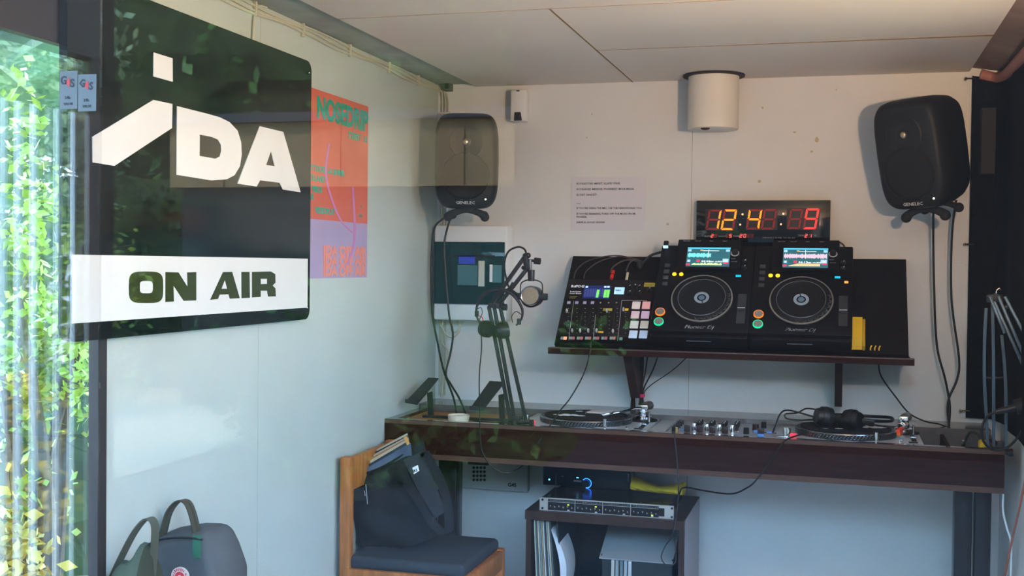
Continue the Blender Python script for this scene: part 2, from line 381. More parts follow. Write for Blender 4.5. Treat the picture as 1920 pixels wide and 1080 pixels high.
# beside the visitors, mirrored in the glass at the left: a veranda opening onto the sunlit garden
vr = thing('veranda_frame', 'dark veranda post and deep fascia beside the visitors, mirrored in the glass, with an added roof and screen against skylight', 'veranda', (-2.2, .5, -.15))
DV = mat('dark_red_timber', (.05, .022, .018), .6, noise=.3)
def mir(px, x):                       # depth behind the glass front at which something at x shows at px
    d = _ray(px, 500); return 2*YF - x*d.y/d.x
MB().bb((-2.24, mir(203, -2.2), -.15), (-2.18, mir(186, -2.2), 2.9)).build('post', DV, vr, smooth=False)
MB().bb((-2.24, mir(186, -2.2), 2.10), (-2.18, 1.7, 2.9)).build('fascia', DV, vr, smooth=False)
RAIL = mat('pale_blue_metal', (.62, .74, .80), .35)
MB().bb((-2.3, -.3, 2.9), (2.6, 1.72, 2.98)).build('roof', DV, vr, smooth=False)  # unseen roof added to keep high sky off the left wall
MB().bb((2.5, -.30, -.15), (2.58, -.22, 2.9)).build('post', DV, vr, smooth=False)  # corner post of the added roof
MB().bb((2.51, -.22, -.15), (2.56, 1.2, 2.9)).build('added_light_screen', DV, vr, smooth=False)  # unseen screen added to dim daylight on the left wall
rail = thing('railing', 'pale blue railing posts at the veranda edge beside the visitors', 'railing', (-2.3, .9, -.15))
for px in (10, 36, 64, 92, 135, 166): MB().cyl((-2.3, mir(px, -2.3), -.15), (-2.3, mir(px, -2.3), 1.95), .010, n=10).build('post', RAIL, rail)
MB().bb((-2.31, .5, -.02), (-2.29, 1.6, .02)).build('rail', RAIL, rail)
plant('sunlit_shrub', 'bright lime shrub in the sun beyond the veranda railing', 'shrub', (-4.0, -1.45, 1.35), (.6, .45, .75), 2600, .06, 'lime')
plant('sunlit_shrub', 'yellow flowering bush low beyond the veranda railing', 'shrub', (-4.1, -1.2, .35), (.8, .4, .55), 2600, .07, 'yellow')
plant('sunlit_shrub', 'pale leafed shrub beyond the veranda railing', 'shrub', (-5.6, -3.3, 2.3), (1.0, .5, .9), 2600, .09, 'pale')
o = MB().bb((-11.5, -6.6, -.2), (-7.3, -6.4, 1.75)).build('garden_wall', mat('pale_render', (.60, .60, .58), .9, noise=.25), smooth=False); tag(o, 'pale rendered garden wall beyond the veranda shrubs', 'wall')
t = thing('waste_bin', 'blue grey bin standing beyond the veranda railing', 'bin', (-5.2, -2.9, -.15))
TEAL = mat('blue_grey_bin', (.06, .16, .20), .6)
MB().box((-5.2, -2.9, .28), (.75, .7, .85), bev=.04).build('bin_body', TEAL, t); MB().box((-5.2, -2.9, .74), (.8, .76, .07), bev=.02).build('lid', TEAL, t)
# behind the camera: what the glass mirrors
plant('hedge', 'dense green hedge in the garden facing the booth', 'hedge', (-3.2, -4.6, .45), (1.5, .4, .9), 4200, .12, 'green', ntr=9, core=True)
plant('hedge', 'dark bushy hedge in the garden at the right', 'hedge', (5.6, -6.0, .3), (2.2, .4, .5), 4200, .14, 'dark', ntr=9)
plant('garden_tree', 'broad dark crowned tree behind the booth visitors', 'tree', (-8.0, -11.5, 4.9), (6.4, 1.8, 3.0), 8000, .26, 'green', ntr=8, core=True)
plant('garden_tree', 'tall dark tree on the right of the garden', 'tree', (8.5, -12.5, 3.6), (3.2, 2, 2.4), 5200, .26, 'dark', ntr=8)
struct(MB().bb((-5.2, -7, -.16), (3.5, 1.6, -.145)).build('added_dark_ground', mat('dark_asphalt', (.02, .019, .02), .9, noise=.3, nscale=20, bump=.3), smooth=False))  # dark ground added so the glass mirrors no sunlit soil
df = thing('added_dark_facade', 'added dark facade behind the camera, keeping sky out of the glass', 'building', (4, -7, -.15))  # facade added to block sky and keep reflections dark
MB().bb((-3.0, -7.4, -.15), (6.5, -7, 3.95)).build('house_wall', mat('charcoal_boards', (.012, .010, .010), .8, noise=.3, nscale=5), df, smooth=False)
plant('hedge', 'added dark hedge closing the bright gap between the brown house and the veranda', 'hedge', (-9.2, -9.6, 1.1), (2.3, .6, 1.7), 3600, .14, 'dark', ntr=7, core=True)  # added to close the bright gap under the tree crown
bd = thing('brown_house', 'brown timber house across the garden', 'building', (-5.2, -8.5, -.15))
HB = mat('brown_boards', (.34, .23, .11), .8, noise=.3, nscale=4)
MB().bb((-7.3, -9, 2.3), (-3.05, -8, 3.0)).build('house_wall', HB, bd, smooth=False)
MB().bb((-7.2, -8.9, -.15), (-3.1, -8.1, 2.3)).build('house_base', mat('base_charcoal', (.03, .035, .035), .8), bd, smooth=False)
MB().bb((-7.4, -9.1, 3.0), (-3.0, -7.9, 3.1)).build('roof', mat('roof_felt', (.05, .05, .06), .8), bd, smooth=False)
for x in (-6.9, -6.2, -5.5, -4.8, -4.1, -3.5): MB().bb((x, -8.03, 2.3), (x+.28, -7.98, 3.0)).build('shutter', mat('shutter_brown', (.28, .17, .08), .8), bd, smooth=False)

# ------------------------------------------------------------------ sign on the left wall
XS = XL+.034
a = atX(585.5, 118, XS); b = atX(583, 598, XS); l = atX(134, 607, XS)
sy1, sz0, sz1, sy0 = a.y, b.z, a.z+.002, l.y-.014
sign = thing('on_air_sign', 'glossy black sign with white IDA lettering and ON AIR strip on the left wall', 'sign', (XS-.012, (sy0+sy1)/2, sz0))
def rr(x0, y0, x1, y1, r, n=6):
    out = []
    for cx, cy, a0 in ((x1-r, y1-r, 0), (x0+r, y1-r, 90), (x0+r, y0+r, 180), (x1-r, y0+r, 270)):
        out += [(cx+r*cos(radians(a0+90*i/n)), cy+r*sin(radians(a0+90*i/n))) for i in range(n+1)]
    return out
TS = LEFTW((XS-.012, 0, 0))
shape('board', [rr(sy0, sz0, sy1, sz1, .03)], TS, SIGNB, sign, .010)
SW = mat('sign_white', (.66, .63, .58), .35); 
def sp(pts, sc=3., oy=0): 
    out = []
    for x, y in pts:
        p = atX(x/sc, oy+y/sc, XS); out.append((p.y, p.z))
    return out
TL = LEFTW((XS, 0, 0))
shape('letter', [sp([(863, 295), (969, 328), (970, 460), (862, 430)])], TL, SW, sign)
shape('letter', [sp([(862, 562), (968, 585), (966, 720), (642, 933), (520, 913), (519, 770)])], TL, SW, sign)
shape('letter', [sp([(995, 597), (1165, 640), (1235, 660), (1290, 687), (1335, 735), (1355, 800), (1358, 870), (1348, 935), (1318, 985), (1275, 1008), (1190, 1015), (992, 983)]), sp([(1122, 757), (1190, 770), (1225, 785), (1243, 815), (1244, 850), (1235, 880), (1212, 893), (1121, 877)])], TL, SW, sign)
shape('letter', [sp([(1460, 710), (1592, 742), (1690, 1082), (1590, 1066), (1572, 1028), (1462, 1014), (1442, 1049), (1335, 1033)]), sp([(1523, 850), (1545, 935), (1495, 928)])], TL, SW, sign)
strip = shape('strip', [sp([(403, 532), (1730, 555), (1728, 830), (403, 920)], 3, 300)], TL, SW, sign)
TL2 = LEFTW((XS+.0016, 0, 0)); z2 = lambda q: sp(q, 3, 300)
def ov(x0, y0, x1, y1, k=.5, n=28): return [((x0+x1)/2+(x1-x0)/2*math.copysign(abs(cos(2*pi*i/n))**k, cos(2*pi*i/n)), (y0+y1)/2+(y1-y0)/2*math.copysign(abs(sin(2*pi*i/n))**k, sin(2*pi*i/n))) for i in range(n)]
shape('strip_letter', [z2(ov(722, 627, 914, 805)), z2(ov(782, 680, 858, 750))], TL2, mat('olive_reflection', (.035, .045, .016), .15), sign, .0006)  # green reflection on the black letters put into their colour
shape('strip_letter', [z2([(928, 630), (1000, 632), (1052, 715), (1050, 632), (1100, 630), (1100, 790), (1030, 792), (972, 705), (974, 796), (928, 798)])], TL2, mat('olive_reflection', (.035, .045, .016), .15), sign, .0006)
shape('strip_letter', [z2([(1252, 630), (1302, 629), (1345, 777), (1290, 780), (1283, 755), (1232, 757), (1222, 782), (1180, 786)]), z2([(1262, 672), (1275, 724), (1242, 724)])], TL2, mat('olive_reflection', (.035, .045, .016), .15), sign, .0006)
shape('strip_letter', [z2([(1355, 629), (1400, 629), (1402, 775), (1356, 777)])], TL2, mat('olive_reflection', (.035, .045, .016), .15), sign, .0006)
shape('strip_letter', [z2([(1415, 629), (1520, 627), (1545, 642), (1546, 690), (1530, 706), (1546, 722), (1548, 767), (1505, 768), (1500, 735), (1463, 735), (1463, 770), (1415, 773)]), z2([(1463, 668), (1500, 668), (1500, 697), (1463, 698)])], TL2, mat('olive_reflection', (.035, .045, .016), .15), sign, .0006)
for zz in (sz0+.035, sz1-.035): MB().sph((XS, sy1-.022, zz), .003, n=6).build('screw', CHR, sign)

# poster half hidden behind the sign
pt, pb = atX(691, 200, XL+.002), atX(688, 520, XL+.002)
pz1, pz0, py1 = pt.z, pb.z, pt.y; py0 = py1-.62; pw, ph = .62, pz1-pz0
poster = thing('poster', 'coral red and lilac paper poster with green heading, half behind the sign', 'poster', (XL+.001, (py0+py1)/2, pz0))
CORAL = mat('coral_paper', (.58, .13, .085), .8, noise=.12, nscale=6); LIL = mat('lilac_paper', (.36, .28, .42), .8, noise=.1, nscale=9)
GRN = mat('green_ink', (.03, .30, .21), .8); ORI = mat('orange_ink', (.68, .22, .16), .8); VIO = mat('violet_ink', (.48, .17, .36), .8)
split = atX(690, 420, XL).z
def lwgrid(z0, z1, off=.0):
    m = MB(); n = 12
    for i in range(n):
        ya, yb = py0+pw*i/n, py0+pw*(i+1)/n
        m.bb((XL+.0005, ya, z0), (XL+.0015+off, yb, z1))
    return m
lwgrid(split, pz1).build('paper', CORAL, poster, smooth=False); lwgrid(pz0, split).build('paper_band', LIL, poster, smooth=False)
TP = LEFTW((XL+.002, 0, 0))
text('heading', [('NOSEDRIP', py1-.005, pz1-.085, .092, .95, .045, 0, 'RIGHT')], TP, GRN, poster)
text('lettering', [('STREET  16', py1-.01, pz1-.125, .030, 1.1, .04, 0, 'RIGHT'), ('VESTTOCKER-A LINNER', py1-.20, pz1-.255, .026, 1.05, .04, 0, 'RIGHT'), ('APOLLAND', py1-.35, pz1-.285, .026, 1.05, .04, 0, 'RIGHT'),
     ('& VIRUS', py1-.37, split+.085, .026, 1.1, .04, 0, 'RIGHT'), ('BAR', py1-.43, split+.06, .026, 1.1, .04, 0, 'RIGHT'), ('VIDEOPLAY', py1-.27, split+.02, .026, 1.1, .04, 0, 'RIGHT'), ('4', py1-.06, split+.05, .02), ('EUR', py1-.075, split+.02, .016)], TP, GRN, poster)
text('repeated_lettering', [('IDA OFF AIR', py1-.01, pz0+.008+.033*k, .042, 1.5, .05, 0, 'RIGHT') for k in range(3)], TP, ORI, poster)
m = MB(); m.ribbon([(XL+.0022, py1-.32, pz1-.16), (XL+.0022, py1-.34, pz1-.27), (XL+.0022, py1-.24, pz1-.39), (XL+.0022, py1-.12, pz1-.44)], (0, .016, 0), .0006, 6)
m.ribbon([(XL+.0022, py1-.13, split+.12), (XL+.0022, py1-.11, split-.05), (XL+.0022, py1-.17, split-.14)], (0, .018, 0), .0006, 5); m.build('swirl', VIO, poster)

# ------------------------------------------------------------------ wall cables along the ceiling, conduits down the corner
CAB = mat('pale_cable', (.50, .47, .36), .6)
for k, lab in enumerate(('upper pale cable clipped along the top of the left wall', 'middle pale cable clipped along the top of the left wall', 'lowest pale cable clipped along the top of the left wall')):
    random.seed(k); pts = []
    for i in range(14):
        y = 1.95+(4.47-1.95)*i/13; pts.append((XL+.006, y, 2.205-.010*k+.006*sin(i*1.9+k)))
    pts += [(XL+.02+.012*k, 4.488, 2.18-.01*k), (XL+.02+.012*k, 4.493, 2.0), (XL+.02+.012*k, 4.493, 1.2), (XL+.02+.012*k, 4.493, .96)]
    tag(MB().tube(pts, .0035, 6, 4).build('cable', CAB, None), lab+', running down the corner', 'cable', 'pale wall cables')
cl = thing('cable_clips', 'small pale clips holding the wall cables along the left wall', 'cable clip', (XL, 3, 2.19))
for y in (2.6, 2.95, 3.25, 3.6, 3.95, 4.25): MB().box((XL+.006, y, 2.195), (.012, .008, .042), bev=.002).build('clip', CAB, cl)
for z in (2.1, 1.85, 1.5): MB().box((XL+.033, 4.49, z), (.05, .014, .008), bev=.002).build('clip', CAB, cl)
p0 = atX(474, 78, XL+.006); cable('cable', 'single pale cable hooking down behind the top of the sign', [tuple(atX(500, 14, XL+.006)), tuple(atX(485, 12, XL+.006)), tuple(atX(477, 30, XL+.006)), tuple(p0), tuple(p0-V((0, 0, .05)))], .003, CAB)
a = atY(836, 152, 4.49); b = atY(848, 171, 4.49)
t = thing('junction_box', 'small dark open junction box high in the corner', 'junction box', (a.x, 4.5, b.z))
MB().bb((a.x, 4.46, b.z), (b.x, 4.5, a.z)).build('box_frame', mat('olive_dark', (.10, .10, .07), .7), t); MB().bb((a.x+.006, 4.458, b.z+.006), (b.x-.006, 4.461, a.z-.006)).build('opening', BLKM, t)

# ------------------------------------------------------------------ small things on the back wall
a = atY(957, 168, 4.44); b = atY(985, 227, 4.44)
t = thing('soap_dispenser', 'white wall dispenser with a black outlet under the ceiling', 'dispenser', ((a.x+b.x)/2, 4.5, b.z))
MB().bb((a.x, 4.44, b.z), (b.x, 4.499, a.z), bev=.008).build('housing', WHITE, t)
cx = (a.x+b.x)/2; MB().prism([(cx-.012, 4.439, b.z+.035), (cx+.012, 4.439, b.z+.035), (cx+.018, 4.439, b.z+.002), (cx-.014, 4.439, b.z+.002)], (0, -.004, 0)).build('outlet', BLKS, t)
MB().box((cx, 4.4385, a.z-.006), (.012, .003, .004)).build('slot', BLKS, t)
# vent pipe
a = atY(1290, 148, 4.38); b = atY(1384, 242, 4.38); cx = (a.x+b.x)/2; rad = (b.x-a.x)/2
t = thing('vent_pipe', 'white round vent pipe hanging from the ceiling with a dark collar', 'vent pipe', (cx, 4.38, ZC))
MB().lathe([(rad-.004, b.z), (rad, b.z+.003), (rad, ZC-.001), (.001, ZC-.001)], (cx, 4.395, 0), 40).build('pipe', mat('vent_white', (.74, .69, .60), .55, noise=.06), t)
MB().lathe([(rad-.004, b.z+.004), (.001, b.z+.004)], (cx, 4.395, 0), 40).build('underside', WHITE, t)
MB().lathe([(rad, ZC-.008), (rad+.02, ZC-.007), (rad+.021, ZC-.001), (rad, ZC-.0005)], (cx, 4.395, 0), 40).build('collar', BLKM, t)
MB().sph((cx-.02, 4.32, b.z-.002), .012, (1.4, .6, .5)).build('rust_stain', mat('rust', (.09, .035, .015), .9, noise=.5, nscale=80), t)
# note
a = atY(1072, 332, 4.497); b = atY(1209, 433, 4.497)
t = thing('paper_note', 'white sheet with rules for using the microphone, taped to the back wall', 'note', ((a.x+b.x)/2, 4.499, b.z))
MB().bb((a.x, 4.4965, b.z), (b.x, 4.4985, a.z)).build('sheet', mat('paper', (.66, .63, .66), .85), t, smooth=False)
INK = mat('black_ink', (.02, .02, .03), .8)
def ln(s_, py, w): 
    p = atY(1081, py, 4.496); return (s_, p.x, p.z, .0105, w, .02)
text('lettering', [ln('KUI KASUTAD MIKRIT, KLAPID P\u00c4HE.', 346, 1.0), ln('KUI R\u00c4\u00c4GID MIKRISSE, PIONEERIST MUSA MAHA.', 356.5, 1.0), ln('ILUSAT SAADET!', 367, 1.05),
   ln('IF YOU\u2019RE USING THE MIC, USE THE HEADPHONES TOO.', 392, .97), ln('IF YOU\u2019RE SPEAKING, TURN OFF THE MUSIC FROM', 402.5, .97), ln('PIONEER.', 408.5, .97), ln('HAVE A GOOD SHOW!', 418.5, 1.03)], BACK((0, 4.4962, 0)), INK, t, .0002)
text('lettering', [ln('***', 384, 1.2)], BACK((0, 4.4962, 0)), GRYP, t, .0002)
# fuse box
a = atY(813, 422, 4.40); b = atY(948, 603, 4.40)
t = thing('fuse_box', 'white fuse box with a translucent teal door on the back wall', 'fuse box', ((a.x+b.x)/2, 4.5, b.z))
MB().bb((a.x, 4.41, b.z), (b.x, 4.5, a.z), bev=.008).build('housing', WHITE, t)
c = atY(813, 453, 4.395); d = atY(944, 572, 4.395)
MB().bb((c.x, 4.398, d.z), (d.x, 4.409, c.z), bev=.003).build('door', glass('teal_plastic', 1.5, (.05, .30, .28), ((.004, .055, .055), .55)), t)
MB().bb((c.x+.005, 4.4075, d.z+.005), (d.x-.005, 4.4098, c.z-.005)).build('recess', mat('teal_dark', (.01, .05, .055), .5), t)
for (x0, y0, x1, y1, mm, nm) in [(860, 478, 890, 495, mat('blue_label', (.03, .06, .45), .5), 'label_strip'), (897, 489, 908, 537, mat('cream_tag', (.52, .52, .42), .6), 'fuse_strip'), (918, 496, 923, 529, WHITE, 'breaker'), (924, 497, 940, 530, mat('teal_mid', (.06, .17, .18), .5), 'breaker'), (840, 478, 928, 482, BLKM, 'rail'), (858, 497, 895, 535, mat('teal_mid2', (.05, .14, .15), .5), 'breaker')]:
    p, q = atY(x0, y0, 4.396), atY(x1, y1, 4.396); MB().bb((p.x, 4.3965, q.z), (q.x, 4.399, p.z)).build(nm, mm, t)
# white cable tangle below the fuse box
for k, (pts, lab) in enumerate(([[(822, 600, 4.47), (835, 625, 4.46), (850, 632, 4.46), (862, 618, 4.46), (858, 602, 4.47)], 'pale cable loop hanging under the fuse box, the wide one'], [[(830, 600, 4.48), (828, 640, 4.47), (840, 660, 4.47), (832, 700, 4.47), (828, 745, 4.47)], 'pale cable dropping from the fuse box to the desk'], [[(842, 600, 4.47), (846, 618, 4.455), (856, 622, 4.455), (868, 603, 4.47)], 'pale cable loop hanging under the fuse box, the small one'])):
    cable('cable', lab, pts, .004, CAB)

# unseen lamp added near the front right to warm the ceiling
t = thing('added_uplighter', 'added white bowl uplighter on the right wall, out of view, warming the ceiling', 'lamp', (XR, 2.0, 1.80))
MB().box((XR-.01, 2.0, 1.76), (.02, .08, .10), bev=.004).build('wall_plate', WHITE, t)
MB().lathe([(.015, 1.71), (.05, 1.725), (.08, 1.755), (.086, 1.785), (.082, 1.785), (.075, 1.757), (.045, 1.730), (.001, 1.72)], (XR-.10, 2.0, 0), 36).build('added_light_bowl', WHITE, t)
lp = bpy.data.lights.new('added_warm_light', 'POINT'); lp.energy = 60; lp.color = (1, .66, .40); lp.shadow_soft_size = .035
lo = bpy.data.objects.new('added_warm_light', lp); COL.objects.link(lo); lo.parent = t; lo.location = (-.10, 0, -.010)

# faint stains on the back wall
STN = mat('stain', (.50, .42, .28), .8)
wb = bpy.data.objects['wall_back']; random.seed(12)
for (px, py, w_, h_) in [(1490, 248, 8, 4), (1532, 262, 9, 14), (1522, 284, 7, 5), (1424, 340, 9, 7), (1252, 420, 7, 6), (1430, 202, 5, 6), (1568, 168, 3, 6), (1110, 214, 3, 5), (1100, 258, 4, 3)]:
    p = atY(px, py, 4.499); k = 2.0/1000
    shape('stain', [[(w_*k*.5*cos(a_)*random.uniform(.6, 1), h_*k*.5*sin(a_)*random.uniform(.6, 1)) for a_ in [2*pi*i/9 for i in range(9)]]], BACK((p.x, 4.4996, p.z)), STN, wb, .0002)

# black cloth at the right
pa, pb_ = atY(1824, 142, 4.47), atY(1812, 784, 4.47)
t = thing('black_curtain', 'black cloth hanging over the right end of the back wall', 'curtain', (pa.x, 4.47, pb_.z))
m = MB(); vs, fs = [], []; nx, nz = 40, 30
prof = spline([V((pa.x, 4.485, 0)), V((.51, 4.475, 0)), V((.537, 4.40, 0)), V((.543, 4.20, 0)), V((.540, 3.95, 0)), V((.543, 3.6, 0))], 8)
for i, p in enumerate(prof):
    u = i/(len(prof)-1)
    for j in range(nz+1):
        v = j/nz; z0 = pb_.z+.0*u; z1 = pa.z+.002-.01*sin(u*6)
        vs.append(V((p.x-.004*sin(u*22+v)*min(1, u*6), p.y, z0+(z1-z0)*v)))
for i in range(len(prof)-1):
    for j in range(nz): q = i*(nz+1)+j; fs.append((q, q+1, q+nz+2, q+nz+1))
me = bpy.data.meshes.new('cloth'); me.from_pydata([v[:] for v in vs], [], fs)
o = link('cloth', me, CLOTHB, t, True); o.modifiers.new('s', 'SOLIDIFY').thickness = .004
for py, px in ((147, 1816), (458, 1814), (770, 1806)):
    p = atY(px, py, 4.47); k = MB(); k.cyl((p.x-.008, 4.497, p.z), (p.x-.008, 4.47, p.z), .005, n=12); k.cyl((p.x-.008, 4.472, p.z), (p.x+.022, 4.472, p.z), .003, n=8); k.build('hook', BLKS if py < 700 else CHR, t)
p = mat('pink_tube', (.42, .18, .15), .6)
tag(MB().tube([(XR-.022, 3.0, 2.16), (XR-.022, 4.0, 2.165), (XR-.03, 4.44, 2.172), (.46, 4.478, 2.19)], .018, 10, 6).build('pipe', p), 'reddish tube along the top of the black cloth at right', 'pipe')

# ------------------------------------------------------------------ speakers
def speaker(T, label, sc=1.0):
    """local: x right, z up, -y front; origin at the middle of the cabinet"""
    t = thing('studio_speaker', label, 'speaker', group='wall mounted studio speakers', T=T)
    w, h, d = .118*sc, .176*sc, .11*sc; vs, fs = [], []; n = 48
    sl = [(-1.0, .0, .0), (-1.0, .80, .84), (-.97, .87, .90), (-.90, .93, .945), (-.75, .985, .985), (-.5, 1.0, 1.0), (0, .985, .99), (.5, .93, .95), (.8, .86, .88), (.95, .74, .78), (1.0, .6, .66), (1.0, 0, 0)]
    for (y, sx_, sz_) in sl:
        for i in range(n):
            a = 2*pi*i/n; c_, s_ = cos(a), sin(a); k = 2/5.5
            x = math.copysign(abs(c_)**k, c_)*w*sx_; z = math.copysign(abs(s_)**k, s_)*h*sz_
            x *= 1-.05*(z/h)**2 - .02*(z/h < 0)*(z/h)**2
            vs.append((x, y*d, z))
    for a in range(len(sl)-1):
        for i in range(n): fs.append([a*n+i, a*n+(i+1) % n, (a+1)*n+(i+1) % n, (a+1)*n+i])
    GEN = SPK
    MB(T).mesh(vs, fs).build('cabinet', GEN, t)
    yf = -d
    MB(T).lathe([(.085*sc, .0), (.080*sc, .004), (.070*sc, .0045), (.001, .003)], (0, yf+.0005, -.055*sc), 48, 'y').build('woofer_grille', GRIL, t)
    MB(T).lathe([(.088*sc, -.001), (.0865*sc, .0035), (.0845*sc, -.001)], (0, yf, -.055*sc), 48, 'y').build('woofer_ring', BLKM, t)
    MB(T).lathe([(.062*sc, .0003), (.058*sc, .003), (.030*sc, -.001), (.016*sc, -.0005)], (0, yf, .068*sc), 40, 'y').build('waveguide', SPK, t)
    MB(T).lathe([(.018*sc, .0), (.018*sc, .004), (.013*sc, .005)], (0, yf, .068*sc), 24, 'y').build('tweeter_ring', BLKS, t)
    MB(T).sph((0, yf-.003, .068*sc), .011*sc, (1, .6, 1)).build('tweeter_dome', DOME, t)
    text('lettering', [('GENELEC', 0, -.158*sc, .0145*sc, 1.15, .0, 0, 'CENTER')], T @ BACK((0, yf-.0006, 0)), mat('logo_grey', (.6, .6, .58), .5), t)
    MB(T).sph((.074*sc, yf-.001, -.140*sc), .0028*sc).build('indicator', em('led_pale_green', (.8, 1, .6), 4), t)
    # rubber table stand with two round feet
    m = MB(T); z0 = -.178*sc
    pts = [(-.068*sc, -.045*sc, z0-.026*sc), (-.045*sc, -.045*sc, z0-.012*sc), (0, -.045*sc, z0-.003*sc), (.045*sc, -.045*sc, z0-.012*sc), (.068*sc, -.045*sc, z0-.026*sc)]
    m.tube(pts, lambda q: sc*(.010+.006*abs(2*q-1)), 12, 5)
    m.sph((-.068*sc, -.045*sc, z0-.028*sc), .017*sc); m.sph((.068*sc, -.045*sc, z0-.028*sc), .017*sc)
    pts = [(-.06*sc, .06*sc, z0-.02*sc), (0, .06*sc, z0-.002), (.06*sc, .06*sc, z0-.02*sc)]
    m.tube(pts, .010*sc, 10, 5); m.sph((-.06*sc, .06*sc, z0-.022*sc), .016*sc); m.sph((.06*sc, .06*sc, z0-.022*sc), .016*sc)
    m.box((0, 0, z0+.002), (.05*sc, .12*sc, .012*sc), bev=.003)
    m.build('stand', BLKM, t)
    m = MB(T); m.cyl((0, d*.9, .02*sc), (0, d*1.35, .02*sc), .014*sc); m.box((0, d*1.0, .02*sc), (.07*sc, .012, .11*sc), bev=.003); m.build('wall_bracket', BLKM, t)
    return t
SPK = mat('speaker_grey', (.013, .013, .015), .5, spec=.2, bump=.15, bscale=500)
GRIL = mat('speaker_grille', (.006, .006, .007), .55, bump=.8, bscale=900); DOME = mat('tweeter_metal', (.45, .38, .28), .3, metal=.8)
c = atY(877, 303, 4.27)
speaker(M.Translation(c) @ M.Rotation(radians(14), 4, 'Z') @ M.Rotation(radians(3), 4, 'X'), 'dark studio speaker above the fuse box in the left corner', 1.02)
c = atY(1733, 283, 4.24)
speaker(M.Translation(c) @ M.Rotation(radians(-33), 4, 'Z') @ M.Rotation(radians(13), 4, 'X') @ M.Rotation(radians(-2), 4, 'Y'), 'dark studio speaker tilted down beside the black cloth', 1.06)
MB_ = MB().bb((.46, 4.40, 1.83), (.505, 4.5, 2.06)); tag(MB_.build('speaker_bracket', BLKM), 'black wall plate behind the tilted right speaker', 'bracket')

# ------------------------------------------------------------------ clock
a = atY(1306, 376, 4.46); b = atY(1556, 457, 4.46)
t = thing('led_clock', 'black digital wall clock with big red digits above the players', 'clock', ((a.x+b.x)/2, 4.5, b.z-.02))
MB().bb((a.x, 4.46, b.z-.025), (b.x, 4.5, a.z), bev=.002).build('case', GLOSS, t)
TC = BACK((0, 4.4592, 0))
ORG = em('segment_orange', (1, .19, .008), 1.1); RED = em('segment_red', (1, .025, .02), 1.1); OFF = mat('segment_dark', (.34, .018, .03), .5); WINC = mat('digit_window', (.022, .020, .020), .4)
def seg_digit(px0, px1, py0, py1, on, m_on, th=.16, parent=None, off=True, slant=.16):
    p, q = atY(px0, py0, 4.459), atY(px1, py1, 4.459); w, h = q.x-p.x, p.z-q.z; x0, z0 = p.x, q.z; w2 = w*(1-slant*h/w*.9)
    T_ = th*w2; gp = .06*w2
    def pt(u, v): return (x0+u*w2+v*h*slant, z0+v*h)
    a_, b_ = T_/w2, T_/h
    S = {'a': [(0, 1), (1, 1), (1-a_, 1-b_), (a_, 1-b_)], 'd': [(0, 0), (1, 0), (1-a_, b_), (a_, b_)],
         'f': [(0, 1), (a_, 1-b_), (a_, .5+b_/2), (0, .5)], 'e': [(0, .5), (a_, .5-b_/2), (a_, b_), (0, 0)],
         'b': [(1, 1), (1-a_, 1-b_), (1-a_, .5+b_/2), (1, .5)], 'c': [(1, .5), (1-a_, .5-b_/2), (1-a_, b_), (1, 0)],
         'g': [(0+.03, .5), (a_, .5+b_/2), (1-a_, .5+b_/2), (1-.03, .5), (1-a_, .5-b_/2), (a_, .5-b_/2)]}
    lit, dark = [], []
    for k, pl in S.items():
        cx_ = sum(x for x, _ in pl)/len(pl); cy_ = sum(y for _, y in pl)/len(pl)
        pl = [pt(cx_+(x-cx_)*.88, cy_+(y-cy_)*.90) for x, y in pl]
        (lit if k in on else dark).append(pl)
    if lit: shape('lit_segments', lit, TC, m_on, parent or t, .0004)
    if dark and off: shape('unlit_segments', dark, TC, OFF, parent or t, .0003)
N = {'1': 'bc', '2': 'abged', '4': 'fgbc', '9': 'abcdfg', '5': 'afgcd', '0': 'abcdef', '': ''}
Z = lambda x: 1300+x/7.111
ZY = lambda y: 360+y/7.111
for (x0, x1, y0, y1, d_, mm) in [(165, 372, 235, 505, '1', ORG), (365, 578, 232, 508, '2', ORG), (700, 915, 228, 502, '4', ORG), (900, 1115, 226, 502, '', ORG), (1250, 1460, 225, 495, '', RED), (1460, 1675, 218, 498, '9', RED)]:
    seg_digit(Z(x0), Z(x1), ZY(y0), ZY(y1), N[d_], mm)
for (x0, x1, y0, y1) in [(160, 580, 225, 512), (705, 1118, 220, 506), (1245, 1680, 212, 500)]:
    p, q = atY(Z(x0), ZY(y0), 4.459), atY(Z(x1), ZY(y1), 4.459); MB().bb((p.x, 4.4594, q.z), (q.x, 4.4604, p.z)).build('digit_window', WINC, t)
for x, y in ((656, 297), (625, 435), (1200, 290), (1168, 430)):
    p = atY(Z(x), ZY(y), 4.459); MB().sph((p.x, 4.4595, p.z), .0035, (1, .3, 1), 8).build('colon_dot', em('colon', (1, .30, .15), 1.6), t)
for (x0, x1, d_) in [(232, 272, '2'), (276, 322, ''), (428, 470, ''), (474, 515, '5'), (612, 655, '2'), (664, 706, '0'), (712, 755, ''), (760, 805, ''), (1482, 1524, '2'), (1536, 1580, '1')]:
    seg_digit(Z(x0), Z(x1), ZY(560), ZY(607), N[d_], em('small_digit', (1, .10, .08), 1.2), .2)
def cl_(s_, x, y, sz=.0085): p = atY(Z(x), ZY(y), 4.459); return (s_, p.x, p.z, sz, 1.15)
text('lettering', [cl_('DATE', 150, 600), cl_('MONTH', 335, 600, .0075), cl_('YEAR', 528, 598), cl_('SUN MON TUE WED THU FRI SAT', 922, 618, .0068), cl_('TEMP', 1392, 590), cl_('\u00b0C', 1600, 590)], TC, GRYP, t, .0003)

